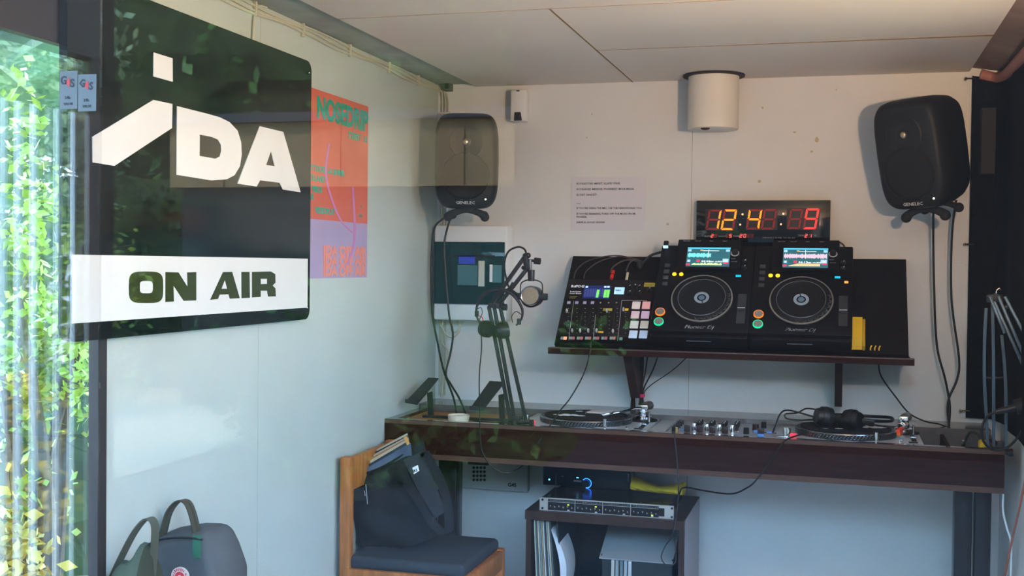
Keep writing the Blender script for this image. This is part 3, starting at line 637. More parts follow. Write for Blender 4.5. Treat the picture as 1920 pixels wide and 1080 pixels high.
# ------------------------------------------------------------------ tilted shelf
tilt = radians(47.9); SO = V((-1.012, 4.18, 1.208)); SX = V((1, 0, 0)); SYv = V((0, cos(tilt), sin(tilt))); SN = V((0, -sin(tilt), cos(tilt)))
TSH = frame(SO, SX, SYv)
def S(px, py, h=0):
    d = _ray(px, py); k = (SO+SN*h-EYE).dot(SN)/d.dot(SN); p = EYE+d*k-SO-SN*h; return V((p.x, p.dot(SYv), h))
sh = thing('equipment_shelf', 'dark brown wall shelf with a tilted board holding the players', 'shelf', T=TSH)
sw = 1.232; ROOT = M(TSH)
MB(TSH).bb((0, -.005, -.018), (sw, .4325, 0)).build('board', mat('shelf_dark', (.010, .006, .006), .6, spec=.12, noise=.3, nscale=20), sh, smooth=False)
a = atY(1033, 652, 4.155); b = atY(1704, 675, 4.155)
LIPZ = a.z
MB().bb((SO.x-.018, 4.15, LIPZ-.022), (SO.x+sw+.018, 4.185, LIPZ+.002), bev=.0015).build('front_lip', mat('lip_brown', (.13, .075, .065), .45, noise=.2, nscale=30), sh)
MB().bb((SO.x-.016, 4.148, LIPZ-.021), (SO.x+sw+.016, 4.152, LIPZ-.001)).build('lip_face', BROWN, sh)
MB().bb((SO.x-.01, 4.185, LIPZ-.022), (SO.x+sw+.01, 4.499, LIPZ-.004)).build('base_board', BROWN, sh)
for k, (px, wd) in enumerate(((1196, .020), (1571, .020))):
    p = atY(px, 700, 4.3)
    if k == 0: p.x = atY(1188, 700, 4.4).x
    MB().prism([(p.x-wd/2, 4.499, LIPZ-.022), (p.x-wd/2, 4.22, LIPZ-.022), (p.x-wd/2, 4.40, .993), (p.x-wd/2, 4.499, .993)], (wd+ (.012 if k == 0 else .006), 0, 0)).build('bracket', mat('bracket_brown', (.060, .035, .032), .5, noise=.2), sh, smooth=False)

# --- players
PRINT = GRYP
def player(T, label, which):
    """local: x right, y up the slope, z out; origin front left of the base"""
    t = thing('dj_media_player', label, 'media player', group='media players on the tilted shelf', T=T)
    w, d, h = .345, .415, .085
    MB(T).box((w/2, d/2-.005, h/2+.003), (w, d, h-.004), bev=.006).build('body', PLB, t)
    MB(T).box((w/2, -.010, h*.5), (w*.98, .02, h*.7), bev=.006).build('front_skirt', PLB, t)
    # raised screen head
    MB(T).box((w*.525, .346, h+.012), (w*.68, .142, .026), bev=.004).build('screen_head', PLB, t)
    sc_ = MB(T).box((w*.525, .3280, h+.0255), (w*.455, .094, .0012)).build('screen', SCR, t)
    zz = h+.0264; x0, x1, y0, y1 = w*.30, w*.75, .2825, .3735
    def q(n, a, b, c, d_, m_, dz=0): MB(T).bb((x0+(x1-x0)*a, y0+(y1-y0)*b, zz+dz), (x0+(x1-x0)*c, y0+(y1-y0)*d_, zz+.0004+dz)).build(n, m_, sc_, smooth=False)
    q('header_bar', 0, .93, 1, 1, E_BLUE); q('icon', .01, .78, .09, .90, E_DBL); q('icon', .90, .78, .99, .90, E_DBL)
    wave = MB(T); random.seed(which*7+1); nb = 46 if which else 26
    for i in range(nb):
        a_ = (.02+.96*i/46); hh = random.uniform(.07, .13)
        wave.bb((x0+(x1-x0)*a_, y0+(y1-y0)*(.58-hh), zz), (x0+(x1-x0)*(a_+.017), y0+(y1-y0)*(.58+hh), zz+.0005))
    wave.build('waveform', E_PINK if which else E_CYAN, sc_, smooth=False)
    q('playhead', .495, .45, .503, .90, E_WHT, .0004); q('tick_row', .36, .82, .74, .835, E_WHT); q('info_chip', .30, .83, .36, .88, E_OR)
    q('deck_box', .02, .21, .09, .33, E_DBL); q('track_chip', .24, .22, .31, .33, E_RED); q('beat_box', .84, .21, .98, .40, E_DBL)
    ov_ = MB(T)
    for i in range(34):
        a_ = .13+.70*i/34; hh = random.uniform(.05, .13) if not which else min(.13, .02+i*.012)
        ov_.bb((x0+(x1-x0)*a_, y0+(y1-y0)*.05, zz), (x0+(x1-x0)*(a_+.021), y0+(y1-y0)*(.05+hh), zz+.0005))
    ov_.build('track_overview', E_YG if not which else E_ORP, sc_, smooth=False)
    q('overview_chip', .0, .03, .09, .12, E_RED); q('loop_chip', .87, .13, .98, .2, E_RED)
    tm = '00:00' if not which else '06:13'
    text('time', [(tm, x0+(x1-x0)*.35, y0+(y1-y0)*.20, .0135, 1.1), ('.000' if not which else '.480', x0+(x1-x0)*.53, y0+(y1-y0)*.20, .009, 1.1), ('-0.80%' if not which else '+0.40%', x0+(x1-x0)*.66, y0+(y1-y0)*.20, .010, 1.0), ('1' if not which else '2', x0+(x1-x0)*.04, y0+(y1-y0)*.22, .010), ('126', x0+(x1-x0)*.86, y0+(y1-y0)*.25, .011, .9)], T @ M.Translation((0, 0, zz+.0006)), E_WHT, sc_, .0001)
    # jog wheel
    jc = (w*.5, .142, h)
    j = MB(T).lathe([(.109, 0), (.109, .008), (.106, .012), (.103, .0122), (.1025, .010), (.086, .016), (.0835, .0165), (.083, .0135), (.001, .0135)], jc, 72).build('jog_wheel', JOG, t)
    MB(T).lathe([(.1095, .0085), (.109, .0125), (.1045, .0130), (.104, .0115)], jc, 72).build('jog_rim', RIMM, j)
    MB(T).lathe([(.0855, .0158), (.0845, .0175), (.083, .0172), (.0825, .0140)], jc, 72).build('platter_edge', CHRD, j)
    MB(T).lathe([(.0265, .0138), (.0262, .0146), (.0165, .0146), (.0162, .0138)], jc, 48).build('display_ring', DISP, j)
    MB(T).lathe([(.011, .0138), (.0108, .0143), (.0055, .0146), (.001, .0146)], jc, 32).build('display_centre', DISP2, j)
    a_ = -1.35 if not which else 1.75
    MB(T).box((jc[0]+.021*cos(a_), jc[1]+.021*sin(a_), h+.0149), (.004, .012, .0006), M.Rotation(a_-pi/2, 3, 'Z')).build('position_mark', BLKM, j)
    for k in range(9):
        a_ = radians(-95+k*13); MB(T).lathe([(.0085, .0118), (.0080, .0145), (.005, .0128), (.001, .0122)], (jc[0]+.0945*cos(a_), jc[1]+.0945*sin(a_), h), 18).build('finger_dimple', JOGD, j)
    # play and cue
    for yy, mm in ((.090, E_CUE), (.045, E_PLAY)):
        o = MB(T).lathe([(.0175, 0), (.0175, .005), (.0150, .0055), (.0148, .003)], (.030, yy-.010, h+.001), 32).build('button_ring', mm, t)
        MB(T).lathe([(.0148, 0), (.0146, .0058), (.001, .0062)], (.030, yy-.010, h+.001), 32).build('button_cap', BTN, o)
    # yellow buttons, slots
    for xx in (.062, .087): MB(T).lathe([(.0075, 0), (.0075, .004), (.001, .0045)], (xx, .262, h), 20).build('loop_button', E_LOOP, t)
    for k in range(4): MB(T).box((.032+.004*k*0, .215+.030*k, h+.002), (.020, .017, .004), bev=.001).build('hot_cue_button', HOTC, t)
    MB(T).box((.022, .40, h-.002), (.014, .005, .006)).build('usb_port', CHRD, t)
    MB(T).box((w-.031, .105, h+.001), (.030, .135, .002)).build('pitch_slot', GREYD, t)
    MB(T).box((w-.031, .100, h+.006), (.026, .016, .011), bev=.002).build('pitch_fader', GREYD, t); MB(T).box((w-.031, .100, h+.0118), (.026, .002, .0006)).build('fader_line', WHP, t)
    o = MB(T).lathe([(.0115, 0), (.0115, .012), (.001, .013)], (w*.80, .348, h+.025), 28).build('rotary_knob', BLKS, t)
    MB(T).lathe([(.0155, 0), (.0150, .002), (.0122, .002)], (w*.80, .348, h+.025), 28).build('knob_ring', mat('ring_light', (.5, .5, .52), .3), o)
    for yy in (.325, .297): 
        o = MB(T).lathe([(.009, 0), (.0085, .010), (.001, .011)], (w-.034, yy, h), 24).build('small_knob', BLKS, t); MB(T).box((w-.031, yy+.003, h+.0114), (.0016, .007, .0006), M.Rotation(-.5, 3, 'Z')).build('knob_mark', WHP, o)
    MB(T).box((w-.052, .258, h+.002), (.019, .008, .003), bev=.0008).build('blue_button', E_BL2, t)
    if which: MB(T).box((w-.022, .236, h+.002), (.013, .009, .003), bev=.0008).build('tempo_button', E_OR, t)
    MB(T).box((w*.50, -.0195, h*.62), (.085, .001, .004)).build('front_glint', mat('glint_metal', (.6, .7, .85), .2, metal=.6), t)  # reflection on the front edge drawn as a pale bar
    tt = T @ M.Translation((0, 0, h+.0006))
    text('maker_lettering', [('Pioneer Dj', w*.5, .0105, .0205, 1.12, .02, .3, 'CENTER')], tt, WHP, t)
    text('lettering', [('QUANTIZE', .030+.02, .283, .005), ('LOOP IN', .05, .246, .0055, 1, .03), ('LOOP OUT', .076, .246, .0055, 1, .03), ('RELOOP/EXIT', .05, .231, .0052, 1, .03), ('BEAT SYNC', w-.075, .270, .0052), ('MASTER TEMPO', w-.060, .246, .0055), ('TEMPO', w-.045, .19, .006), ('RESET', w-.042, .181, .005), ('VINYL', w-.058, .283, .005), ('HOT CUE', .014, .200, .006), ('TRACK SEARCH', .010, .160, .0052), ('|<<   >>|', .014, .148, .009), ('SEARCH', .020, .132, .0052), ('<<     >>', .014, .120, .009), ('CDJ', w-.055, .024, .0065, 1.3, .03), ('MULTI PLAYER', w-.062, .016, .0062, 1.2, .03), ('JOG MODE', w*.73, .283, .0052), ('TOUCH / BRAKE', w*.8, .300, .005), ('REV', .062, .005, .005), ('+', w-.050, .16, .008)], tt, PRINT, t, .0002)
    text('head_lettering', [('BROWSE', w*.24, .405, .006), ('TAG LIST', w*.36, .405, .006), ('INFO', w*.52, .405, .006), ('MENU', w*.66, .405, .006), ('BACK', w*.765, .318, .006), ('<< >>', w*.77, .303, .008)], T @ M.Translation((0, 0, h+.0258)), PRINT, t, .0002)
    return t
PLB = mat('player_black', (.006, .005, .006), .5, spec=.12, bump=.08, bscale=600); JOG = mat('jog_black', (.010, .010, .012), .35, spec=.2); JOGD = mat('jog_dimple', (.05, .053, .058), .3)
RIMM = mat('jog_rim_metal', (.34, .32, .29), .35, metal=.7); CHRD = mat('dull_chrome', (.35, .38, .42), .22, metal=.9); DISP = em('display_grey', (.20, .25, .30), .35, (.05, .05, .06)); DISP2 = em('display_blue', (.06, .10, .15), .5, (.02, .02, .03))
SCR = em('screen_teal', (.02, .09, .11), .8); E_BLUE = em('e_blue', (.05, .35, .65), 1.0); E_DBL = em('e_dblue', (.25, .45, .6), .8); E_CYAN = em('e_cyan', (.15, .62, .58), .9)
E_PINK = em('e_pink', (.62, .40, .50), .9); E_WHT = em('e_white', (.8, .9, .95), 1); E_RED = em('e_red', (.6, .03, .08), .9); E_YG = em('e_yellowgreen', (.45, .62, .25), .9); E_ORP = em('e_orangepink', (.85, .38, .18), .9); E_OR = em('e_orange', (.95, .28, .05), .9)
E_CUE = em('cue_orange', (.55, .13, .01), .9); E_PLAY = em('play_green', (.0, .5, .2), .9); E_LOOP = em('loop_amber', (1, .42, .01), 1.1); E_BL2 = em('b_blue', (.0, .35, .6), .9)
BTN = mat('button_cap_metal', (.62, .62, .64), .25, metal=.9); HOTC = mat('hot_cue_grey', (.05, .055, .06), .35)
h_ = .0
for which, (px, lab) in enumerate(((1219, 'left black media player, beside the podcast mixer, its time at zero'), (1404, 'right black media player, next to the yellow box on the shelf'))):
    p = S(px, 600, .085); player(TSH @ M.Translation((p.x+.002, .006, 0)), lab, which)
# usb stick
p = S(1248, 470, .085)
t = thing('usb_stick', 'black usb stick with a blue lit ring in the top of the left player', 'usb stick', T=TSH @ M.Translation((p.x, .40, .09)))
TT = TSH @ M.Translation((p.x, .40, .09)); MB(TT).box((0, .012, .006), (.019, .026, .010), bev=.004).build('stick_body', BLKS, t); MB(TT).box((0, -.004, .006), (.0185, .006, .0104), bev=.001).build('light_band', em('usb_blue', (.35, .7, .9), .9), t)

# --- podcast mixer
p0 = S(1054, 600, .05); T = TSH @ M.Translation((p0.x-.012, .006, 0)); u0 = p0.x-.012
t = thing('podcast_mixer', 'black podcast mixer with eight coloured pads at the left end of the shelf', 'audio mixer', T=T)
w = S(1224, 600, .05).x-u0; hh = .045
MB(T).box((w/2, .135, hh/2), (w, .272, hh-.003), bev=.005).build('body', mat('mixer_body', (.014, .009, .009), .5, spec=.15), t)
R7 = lambda x, y: (lambda q: V((q.x-u0, q.y-.006, 0)))(S(1040+x/7.2, 520+y/7.2, .047))
padc = [(.50, .42, .38), (.60, .30, .30), (.50, .36, .38), (.46, .32, .44), (.42, .42, .40), (.40, .38, .34), (.36, .44, .54), (.30, .38, .52)]
pads = [((1045, 330), (1155, 425)), ((1182, 330), (1290, 425)), ((1032, 458), (1142, 553)), ((1168, 458), (1278, 555)), ((1018, 590), (1130, 688)), ((1155, 590), (1265, 688)), ((1004, 720), (1115, 820)), ((1142, 720), (1252, 822))]
for (a, b), c in zip(pads, padc):
    p, q = R7((a[0]+b[0])/2, (a[1]+b[1])/2), None; ww = R7(b[0], (a[1]+b[1])/2).x-R7(a[0], (a[1]+b[1])/2).x; dd = R7(a[0], a[1]).y-R7(a[0], b[1]).y
    MB(T).box((p.x, p.y, hh+.002), (ww, dd, .005), bev=.0015).build('pad', mat('pad', c, .5, emit=c, estr=.25), t)
def rb(n, x0, y0, x1, y1, m_, th=.001, z=0):
    p, q = R7(x0, y0), R7(x1, y1); return MB(T).bb((p.x, q.y, hh+z-.001), (q.x, p.y, hh+z+th)).build(n, m_, t, smooth=False)
scr = rb('screen', 405, 105, 735, 285, em('mixer_screen', (.005, .012, .06), .9))
for i, x in enumerate((410, 445, 480, 515, 550, 572, 605, 640, 672, 712)):
    g_ = x in (572, 672, 712)
    p, q = R7(x, 165 if g_ else 150), R7(x+(16 if g_ else 6), 270 if g_ else 260); MB(T).bb((p.x, q.y, hh+.001), (q.x, p.y, hh+.0014)).build('level_bar', em('level_light', (.12, .5, .08) if g_ else (.025, .03, .12), .9), scr, smooth=False)
for x in (420, 670, 712):
    p, q = R7(x, 115), R7(x+28, 138); MB(T).bb((p.x, q.y, hh+.001), (q.x, p.y, hh+.0014)).build('screen_icon', em('si', (.3, .45, .8), .9), scr, smooth=False)
rb('record_button', 815, 138, 930, 222, em('rec_blue', (.25, .42, .70), .9), .004)
p, q = R7(868, 182), 0; text('lettering', [('\u2022REC', p.x-.013, p.y-.003, .010, 1, .03)], T @ M.Translation((0, 0, hh+.0042)), INK, t, .0002)
rb('tape_label', 1212, 68, 1350, 122, mat('tape_yellow', (.50, .38, .04), .6), .0008)
p = R7(1225, 106); text('lettering', [('PHONES', p.x, p.y, .007)], T @ M.Translation((0, 0, hh+.001)), INK, t, .0002)
for x, y in ((165, 460), (237, 728), (345, 728), (455, 728), (567, 728), (708, 458), (788, 735), (930, 440)):
    p = R7(x, y); o = MB(T).box((p.x, p.y, hh+.006), (.0066, .0125, .012), bev=.002).build('fader_cap', mat('fader_grey', (.45, .42, .40), .4), t)
sl = MB(T)
for x in (172, 237, 345, 455, 567, 708, 788, 930):
    x_ = R7(x, 600).x; sl.bb((x_-.0006, .035, hh-.001), (x_+.0006, .150, hh+.0003))
sl.build('fader_slots', BLKM, t, smooth=False)
tk = MB(T)
for x in (185, 300, 410, 520, 625, 735, 845, 955):
    for k in range(7):
        p = R7(x, 415+k*55); tk.bb((p.x-.002, p.y-.0004, hh-.001), (p.x+.002, p.y+.0004, hh+.0003))
tk.build('scale_marks', GRYP, t, smooth=False)
for x, y in ((258, 315), ): pass
dv = MB(T)
for (xa, ya, xb, yb) in ((256, 315, 186, 845), (552, 500, 518, 845), (905, 308, 848, 850), (905, 308, 1240, 308), (1108, 308, 1108, 328), (1240, 308, 1240, 328)):
    dv.bar(R7(xa, ya)+V((0, 0, hh)), R7(xb, yb)+V((0, 0, hh)), .0011, .0008)
dv.build('divider_lines', mat('line_white', (.5, .5, .5), .6), t, smooth=False)
rb('tape_mark', 655, 415, 772, 448, mat('tape_yellow2', (.45, .34, .04), .6)); rb('tape_mark', 950, 418, 992, 445, YELP); rb('tape_mark', 590, 725, 655, 745, YELP)
for i, x in enumerate((190, 297, 405, 510)): rb('channel_badge', x-18, 320, x+18, 353, mat('badge', (.45, .45, .60), .5), .001)
for i, x in enumerate((618, 728, 835)):
    p = R7(x, 338); MB(T).lathe([(.003, 0), (.003, .001), (.001, .0012)], (p.x, p.y, hh), 12).build('channel_badge', GRYP, t)
for i, x in enumerate((85, 195, 303, 413, 524, 634, 745)):
    rb('mute_button', x, 800, x+30, 835, mat('btn_grn', (.22, .32, .28), .5), .0018)
    rb('solo_button', x+40, 800, x+72, 837, em('btn_redlit', (1, .22, .12), .9) if i == 0 else mat('btn_red', (.50, .14, .14), .5), .0018)
rb('mute_button', 878, 808, 912, 845, mat('btn_tl', (.15, .28, .28), .5), .0018)
kr = [(1008, 180), (1090, 160), (1140, 180), (1008, 250), (1135, 245), (1280, 180)]
for x, y in ((1010, 140), (1010, 215), (1140, 140), (1140, 215), (1275, 175)):
    p = R7(x, y); o = MB(T).lathe([(.0085, 0), (.0078, .012), (.001, .0125)], (p.x, p.y, hh), 24).build('knob', BLKS, t)
    MB(T).box((p.x+.003, p.y+.003, hh+.0128), (.0012, .006, .0006), M.Rotation(-.7, 3, 'Z')).build('knob_mark', WHP, o)
p = R7(218, 130); q = R7(205, 195)
text('maker_lettering', [('R\u00d8DE', p.x, p.y, .0165, 1.15, .03)], T @ M.Translation((0, 0, hh+.0006)), WHP, t, .0003)
text('lettering', [('RodeCaster', q.x, q.y, .0085, 1, .02), ('Sound Board', q.x, q.y-.009, .0085, 1, .02)], T @ M.Translation((0, 0, hh+.0006)), WHP, t, .0003)
p = R7(200, 262); text('lettering', [('PODCAST', p.x, p.y, .0065), ('STUDIO', p.x, p.y-.007, .0065)], T @ M.Translation((0, 0, hh+.0006)), mat('gold_print', (.45, .40, .10), .5), t, .0003)
p = R7(1078, 100); text('lettering', [('n', p.x, p.y, .010, 1.2, .02)], T @ M.Translation((0, 0, hh+.0006)), WHP, t, .0003)
# plugs and cables behind the mixer
for x, yy, c, nm in ((1145, .288, (.75, .02, .01), 'lower'), (1146, .310, (.60, .02, .01), 'upper')):
    p = S(x, 520, .05); tag(MB(TSH).cyl((p.x, yy, .035), (p.x, yy+.016, .035), .0065, n=14).build('plug', mat('red_plug', c, .4)), f'red plug behind the podcast mixer, {nm} one', 'plug')
p = S(1174, 520, .05); tag(MB(TSH).cyl((p.x, .28, .038), (p.x, .315, .038), .005, n=14).build('plug', mat('cream_plug', (.6, .52, .36), .5)), 'cream coloured plug behind the podcast mixer', 'plug')
BRC = mat('brown_cable', (.07, .045, .04), .5)
def scable(lab, pts, r=.0028, m=BLK):
    P = [TSH @ S(x, y, h) for x, y, h in pts]; tag(MB().tube(P, r, 7, 6).build('cable', m), lab, 'cable', 'cables behind the podcast mixer')
scable('thin cable curving over the shelf board, outermost left', [(1076, 522, .02), (1082, 505, .03), (1105, 488, .03), (1150, 479, .03), (1185, 484, .03), (1200, 492, .03)], .0022, BRC)
scable('thin cable curving over the shelf board, second from left', [(1095, 522, .02), (1100, 508, .03), (1125, 490, .03), (1165, 481, .03), (1200, 494, .03)], .0022, BRC)
scable('cable from the red plug to the black knot', [(1145, 512, .035), (1150, 500, .04), (1172, 488, .04), (1198, 490, .04)], .003, BRC)
scable('cable from the cream plug to the black knot', [(1174, 508, .035), (1180, 494, .045), (1190, 486, .045), (1200, 490, .04)], .003, BRC)
scable('thick black cable leading from the knot behind the left player', [(1200, 500, .03), (1212, 486, .04), (1225, 477, .05), (1250, 471, .04), (1270, 470, .03)], .005)
tag(MB(TSH).sph(tuple(S(1200, 496, .03)), .016, (.8, 1.4, .7)).build('cable_knot', BLKM), 'black knot of cables between the mixer and the left player', 'cable knot')
scable('short black cable looping behind the right player to the board', [(1555, 458, .06), (1568, 453, .06), (1580, 458, .05), (1586, 468, .04)], .003)
# yellow box + little yellow plugs
p = S(1594, 655, 0); q = S(1622, 655, 0); T = TSH @ M.Translation((p.x, 0, 0)); t = thing('yellow_box', 'bright yellow folded plastic box at the right end of the shelf', 'box', T=T)
wv = q.x-p.x
MB(T).prism([(0, .006, .006), (0, .145, .006), (0, .12, .045), (0, .03, .045)], (wv*.8, 0, 0)).build('box_body', YELP, t, smooth=False)
MB(T).bb((wv*.82, .004, .004), (wv, .125, .03), bev=.002).build('flap', mat('yellow_dark', (.62, .36, .01), .5), t)
for k in range(3):
    p = S(1632+k*8, 655, 0); tag(MB(TSH).tube([(p.x, .004, .008), (p.x, .012, .010), (p.x+.004, .020, .014)], .0022, 8, 3).build('golden_pin', YELP), ('small golden pin on the shelf nearest the yellow box', 'small golden pin, middle of the three beside the yellow box', 'small golden pin farthest right on the shelf lip')[k], 'pin', 'golden pins on the shelf')

# ------------------------------------------------------------------ desk
ZT = .930; D0, D1 = 3.95, 4.5; dx0, dx1 = XL+.002, .500; zb = .793
desk = thing('dj_desk', 'long dark brown built-in desk with recessed wells along the back wall', 'desk', ((dx0+dx1)/2, 4.22, 0))
MB().bb((dx0, D0, zb+.018), (dx1, D0+.02, ZT-.014)).build('front_board', BROWN, desk, smooth=False)
MB().bb((dx0, D0-.001, zb), (dx1, D1-.002, zb+.018)).build('bottom_board', PLYE, desk, smooth=False)
MB().bb((dx0, D0-.001, ZT-.014), (dx1, D0+.021, ZT)).build('front_edge', PLYE, desk, smooth=False)
MB().bb((dx0+.02, D0+.02, ZT), (dx1, D0+.022, ZT)).build('hairline', PLYE, desk, smooth=False) if False else None
MB().bb((dx0, 4.306, zb+.018), (dx1, D1-.002, .9455), bev=.001).build('back_ledge', mat('sheen_grey_top', (.13, .115, .11), .25, noise=.2, nscale=20, coat=.5), desk, smooth=False)  # grey of the reflected wall put into the base colour
MB().bb((dx0, D0+.022, zb+.018), (dx0+.035, 4.306, ZT)).build('left_rim', BROWNG, desk, smooth=False)
MB().bb((dx1-.022, D0+.022, zb+.018), (dx1, 4.306, ZT)).build('right_rim', BROWNG, desk, smooth=False)
MB().bb((dx0, D0-.0012, ZT-.0005), (dx1, D0+.028, ZT+.0015)).build('front_rim_top', BROWNG, desk, smooth=False)
MB().bb((dx0+.035, D0+.022, .914), (-1.150, 4.306, .918)).build('well_floor', PLY, desk, smooth=False)
MB().bb((-1.151, D0+.028, zb+.018), (-1.138, 4.306, ZT-.006)).build('divider', BROWN, desk, smooth=False)
MB().bb((.335, D0+.028, zb+.018), (.345, 4.306, ZT-.006)).build('divider', BROWN, desk, smooth=False)
MB().bb((.345, D0+.028, .84), (dx1-.022, 4.306, .845)).build('well_floor', BROWN, desk, smooth=False)
LEG = mat('dark_metal_leg', (.03, .03, .032), .25, metal=.4)
for x0, x1 in ((-1.452, -1.379), (.374, .430), (.438, .489)):
    MB().bb((x0, 4.16, 0), (x1, 4.24, zb), bev=.006).build('leg', LEG, desk)

# turntables
PLAT = mat('platter_black', (.02, .02, .022), .4); SLIP = mat('slipmat', (.012, .010, .012), .85)
def turntable(cx, label, which):
    x0, x1, y0, y1 = cx-.245, cx+.222, 3.982, 4.302; zt = .931
    t = thing('turntable', label, 'turntable', (cx, 4.2, .87), 'turntables sunk into the desk')
    MB().bb((x0, y0, .85), (x1, y1, zt), bev=.004).build('plinth', SILV, t)
    c = (cx-.022, 4.14, zt)
    MB().lathe([(.150, 0), (.163, .001), (.166, .004), (.166, .016), (.162, .020), (.158, .021), (.001, .021)], c, 72).build('platter', PLAT, t)
    # strobe dots
    d = MB()
    for ring, zz in ((0, .006), (1, .011), (2, .0155)):
        for k in range(90):
            a_ = 2*pi*(k+ring*.3)/90
            if sin(a_) < .25: d.box((c[0]+.1662*cos(a_), c[1]+.1662*sin(a_), zt+zz), (.0012, .0045, .0022), M.Rotation(a_, 3, 'Z'))
    o = d.build('strobe_dots', CHRD, t, smooth=False, weld=False); o['kind'] = 'stuff'
    MB().lathe([(.1665, .0005), (.1670, .0025), (.1660, .0030)], c, 72).build('platter_rim', CHRD, t)
    MB().lathe([(.1655, .0185), (.1645, .0207), (.1620, .0212)], c, 72).build('platter_lip', CHRD, t)
    s_ = MB().lathe([(.150, .0212), (.150, .0235), (.001, .0237)], c, 64).build('slipmat', SLIP, t)
    MB().lathe([(.003, .0235), (.003, .033), (.001, .035)], c, 12).build('spindle', CHR, t)
    # torn white print on the slipmat
    random.seed(which+2)
    T = M.Translation((c[0], c[1], zt+.0240))
    def jag(x, y, w_, h_, n=14):
        up = [(x-w_/2+w_*i/n, y+h_*(.5+random.uniform(-.4, .3))*(sin(pi*i/n)) ) for i in range(n+1)]
        dn = [(x-w_/2+w_*i/n, y-h_*(.4+random.uniform(-.3, .3))*(sin(pi*i/n))) for i in range(n, -1, -1)]
        return up+dn[1:-1]
    g1 = [jag(-.055, -.035, .12, .060), jag(-.045, .09, .03, .016), jag(-.005, .085, .018, .020)] if not which else [jag(.07, .03, .13, .055), jag(-.02, -.045, .03, .016), jag(-.065, -.06, .02, .012), jag(.02, -.01, .02, .012)]
    for q in g1: shape('print_patch', [q], T, WHP, s_, .0003)
    # motor/strobe housing, target light, knobs
    MB().lathe([(.0125, 0), (.0125, .026), (.0118, .030), (.001, .0305)], (x0+.035, 4.005, zt), 28).build('strobe_housing', CHR, t)
    MB().box((x0+.056, 4.012, zt+.006), (.02, .014, .010), bev=.002).build('strobe_light', em('strobe_red', (1, .04, .08), .55), t)
    MB().cyl((cx+.075, 3.996, zt-.002), (cx+.075, 3.996, zt+.030), .0062, n=18).build('target_light', CHR, t)
    MB().box((x0+.02, 3.997, zt+.001), (.04, .02, .003), bev=.001).build('start_button', CHRD, t)
    MB().cyl((cx+.150, 4.01, zt), (cx+.150, 4.01, zt+.006), .006, n=16).build('adaptor', CHR, t)
    MB().box((cx+.19, 4.01, zt+.001), (.028, .022, .002)).build('pitch_reset', BLKM, t)
    MB().box((cx+.195, 4.12, zt+.0008), (.016, .16, .0015)).build('pitch_slot', BLKM, t); MB().box((cx+.195, 4.10, zt+.004), (.020, .012, .008), bev=.002).build('pitch_fader', CHRD, t)
    # tonearm
    bx, by = cx+.170, 4.235
    MB().lathe([(.052, 0), (.052, .004), (.045, .006), (.001, .006)], (bx, by, zt), 40).build('arm_well', BLKM, t)
    MB().lathe([(.030, .005), (.030, .016), (.024, .020), (.020, .020), (.020, .032), (.001, .033)], (bx, by, zt), 32).build('arm_base', CHR, t)
    MB().box((bx, by, zt+.045), (.034, .020, .026), bev=.004).build('gimbal', CHR, t)
    MB().cyl((bx+.004, by+.014, zt+.050), (bx+.014, by+.055, zt+.050), .0165, n=24).build('counterweight', mat('weight_dark', (.12, .11, .10), .3, metal=.7), t)
    if which == 0: pts = [(bx, by, zt+.048), (bx-.022, by-.03, zt+.048), (bx-.04, by-.07, zt+.045), (bx-.065, by-.10, zt+.040), (bx-.09, by-.12, zt+.036)]
    else: pts = [(bx, by, zt+.048), (bx-.004, by-.04, zt+.047), (bx+.006, by-.08, zt+.044), (bx+.002, by-.12, zt+.040), (bx-.010, by-.15, zt+.036)]
    MB().tube(pts, .0045, 10, 6).build('arm_tube', CHR, t)
    e_ = V(pts[-1]); d_ = (V(pts[-1])-V(pts[-2])).normalized()
    MB().bar(e_, e_+d_*.045, .015, .011, bev=.002).build('headshell', CHR if which == 0 else mat('cartridge_red', (.9, .07, .04), .35), t)
    MB().bar(e_+d_*.012+V((0, 0, -.010)), e_+d_*.04+V((0, 0, -.010)), .014, .014, bev=.002).build('cartridge', BLKS if which == 0 else mat('cartridge_or', (.95, .16, .03), .35), t)
    MB().cyl((bx+.03, by-.05, zt), (bx+.03, by-.05, zt+.038), .004, n=10).build('arm_rest', CHR, t)
    return t
c1 = atZ(1095, 785, .945).x+.022; c2 = atZ(1585, 800, .945).x+.022
turntable(c1, 'left silver turntable with a white card on its slipmat', 0)
turntable(c2, 'right silver turntable under the black headphones', 1)
p = atZ(1125, 772, .958); R_ = M.Rotation(-.1, 3, 'Z')
tag(MB().box((p.x, p.y, .9585), (.075, .085, .005), R_, bev=.001).build('white_card', mat('card_white', (.66, .62, .58), .6)), 'small white card lying on the left turntable', 'card')
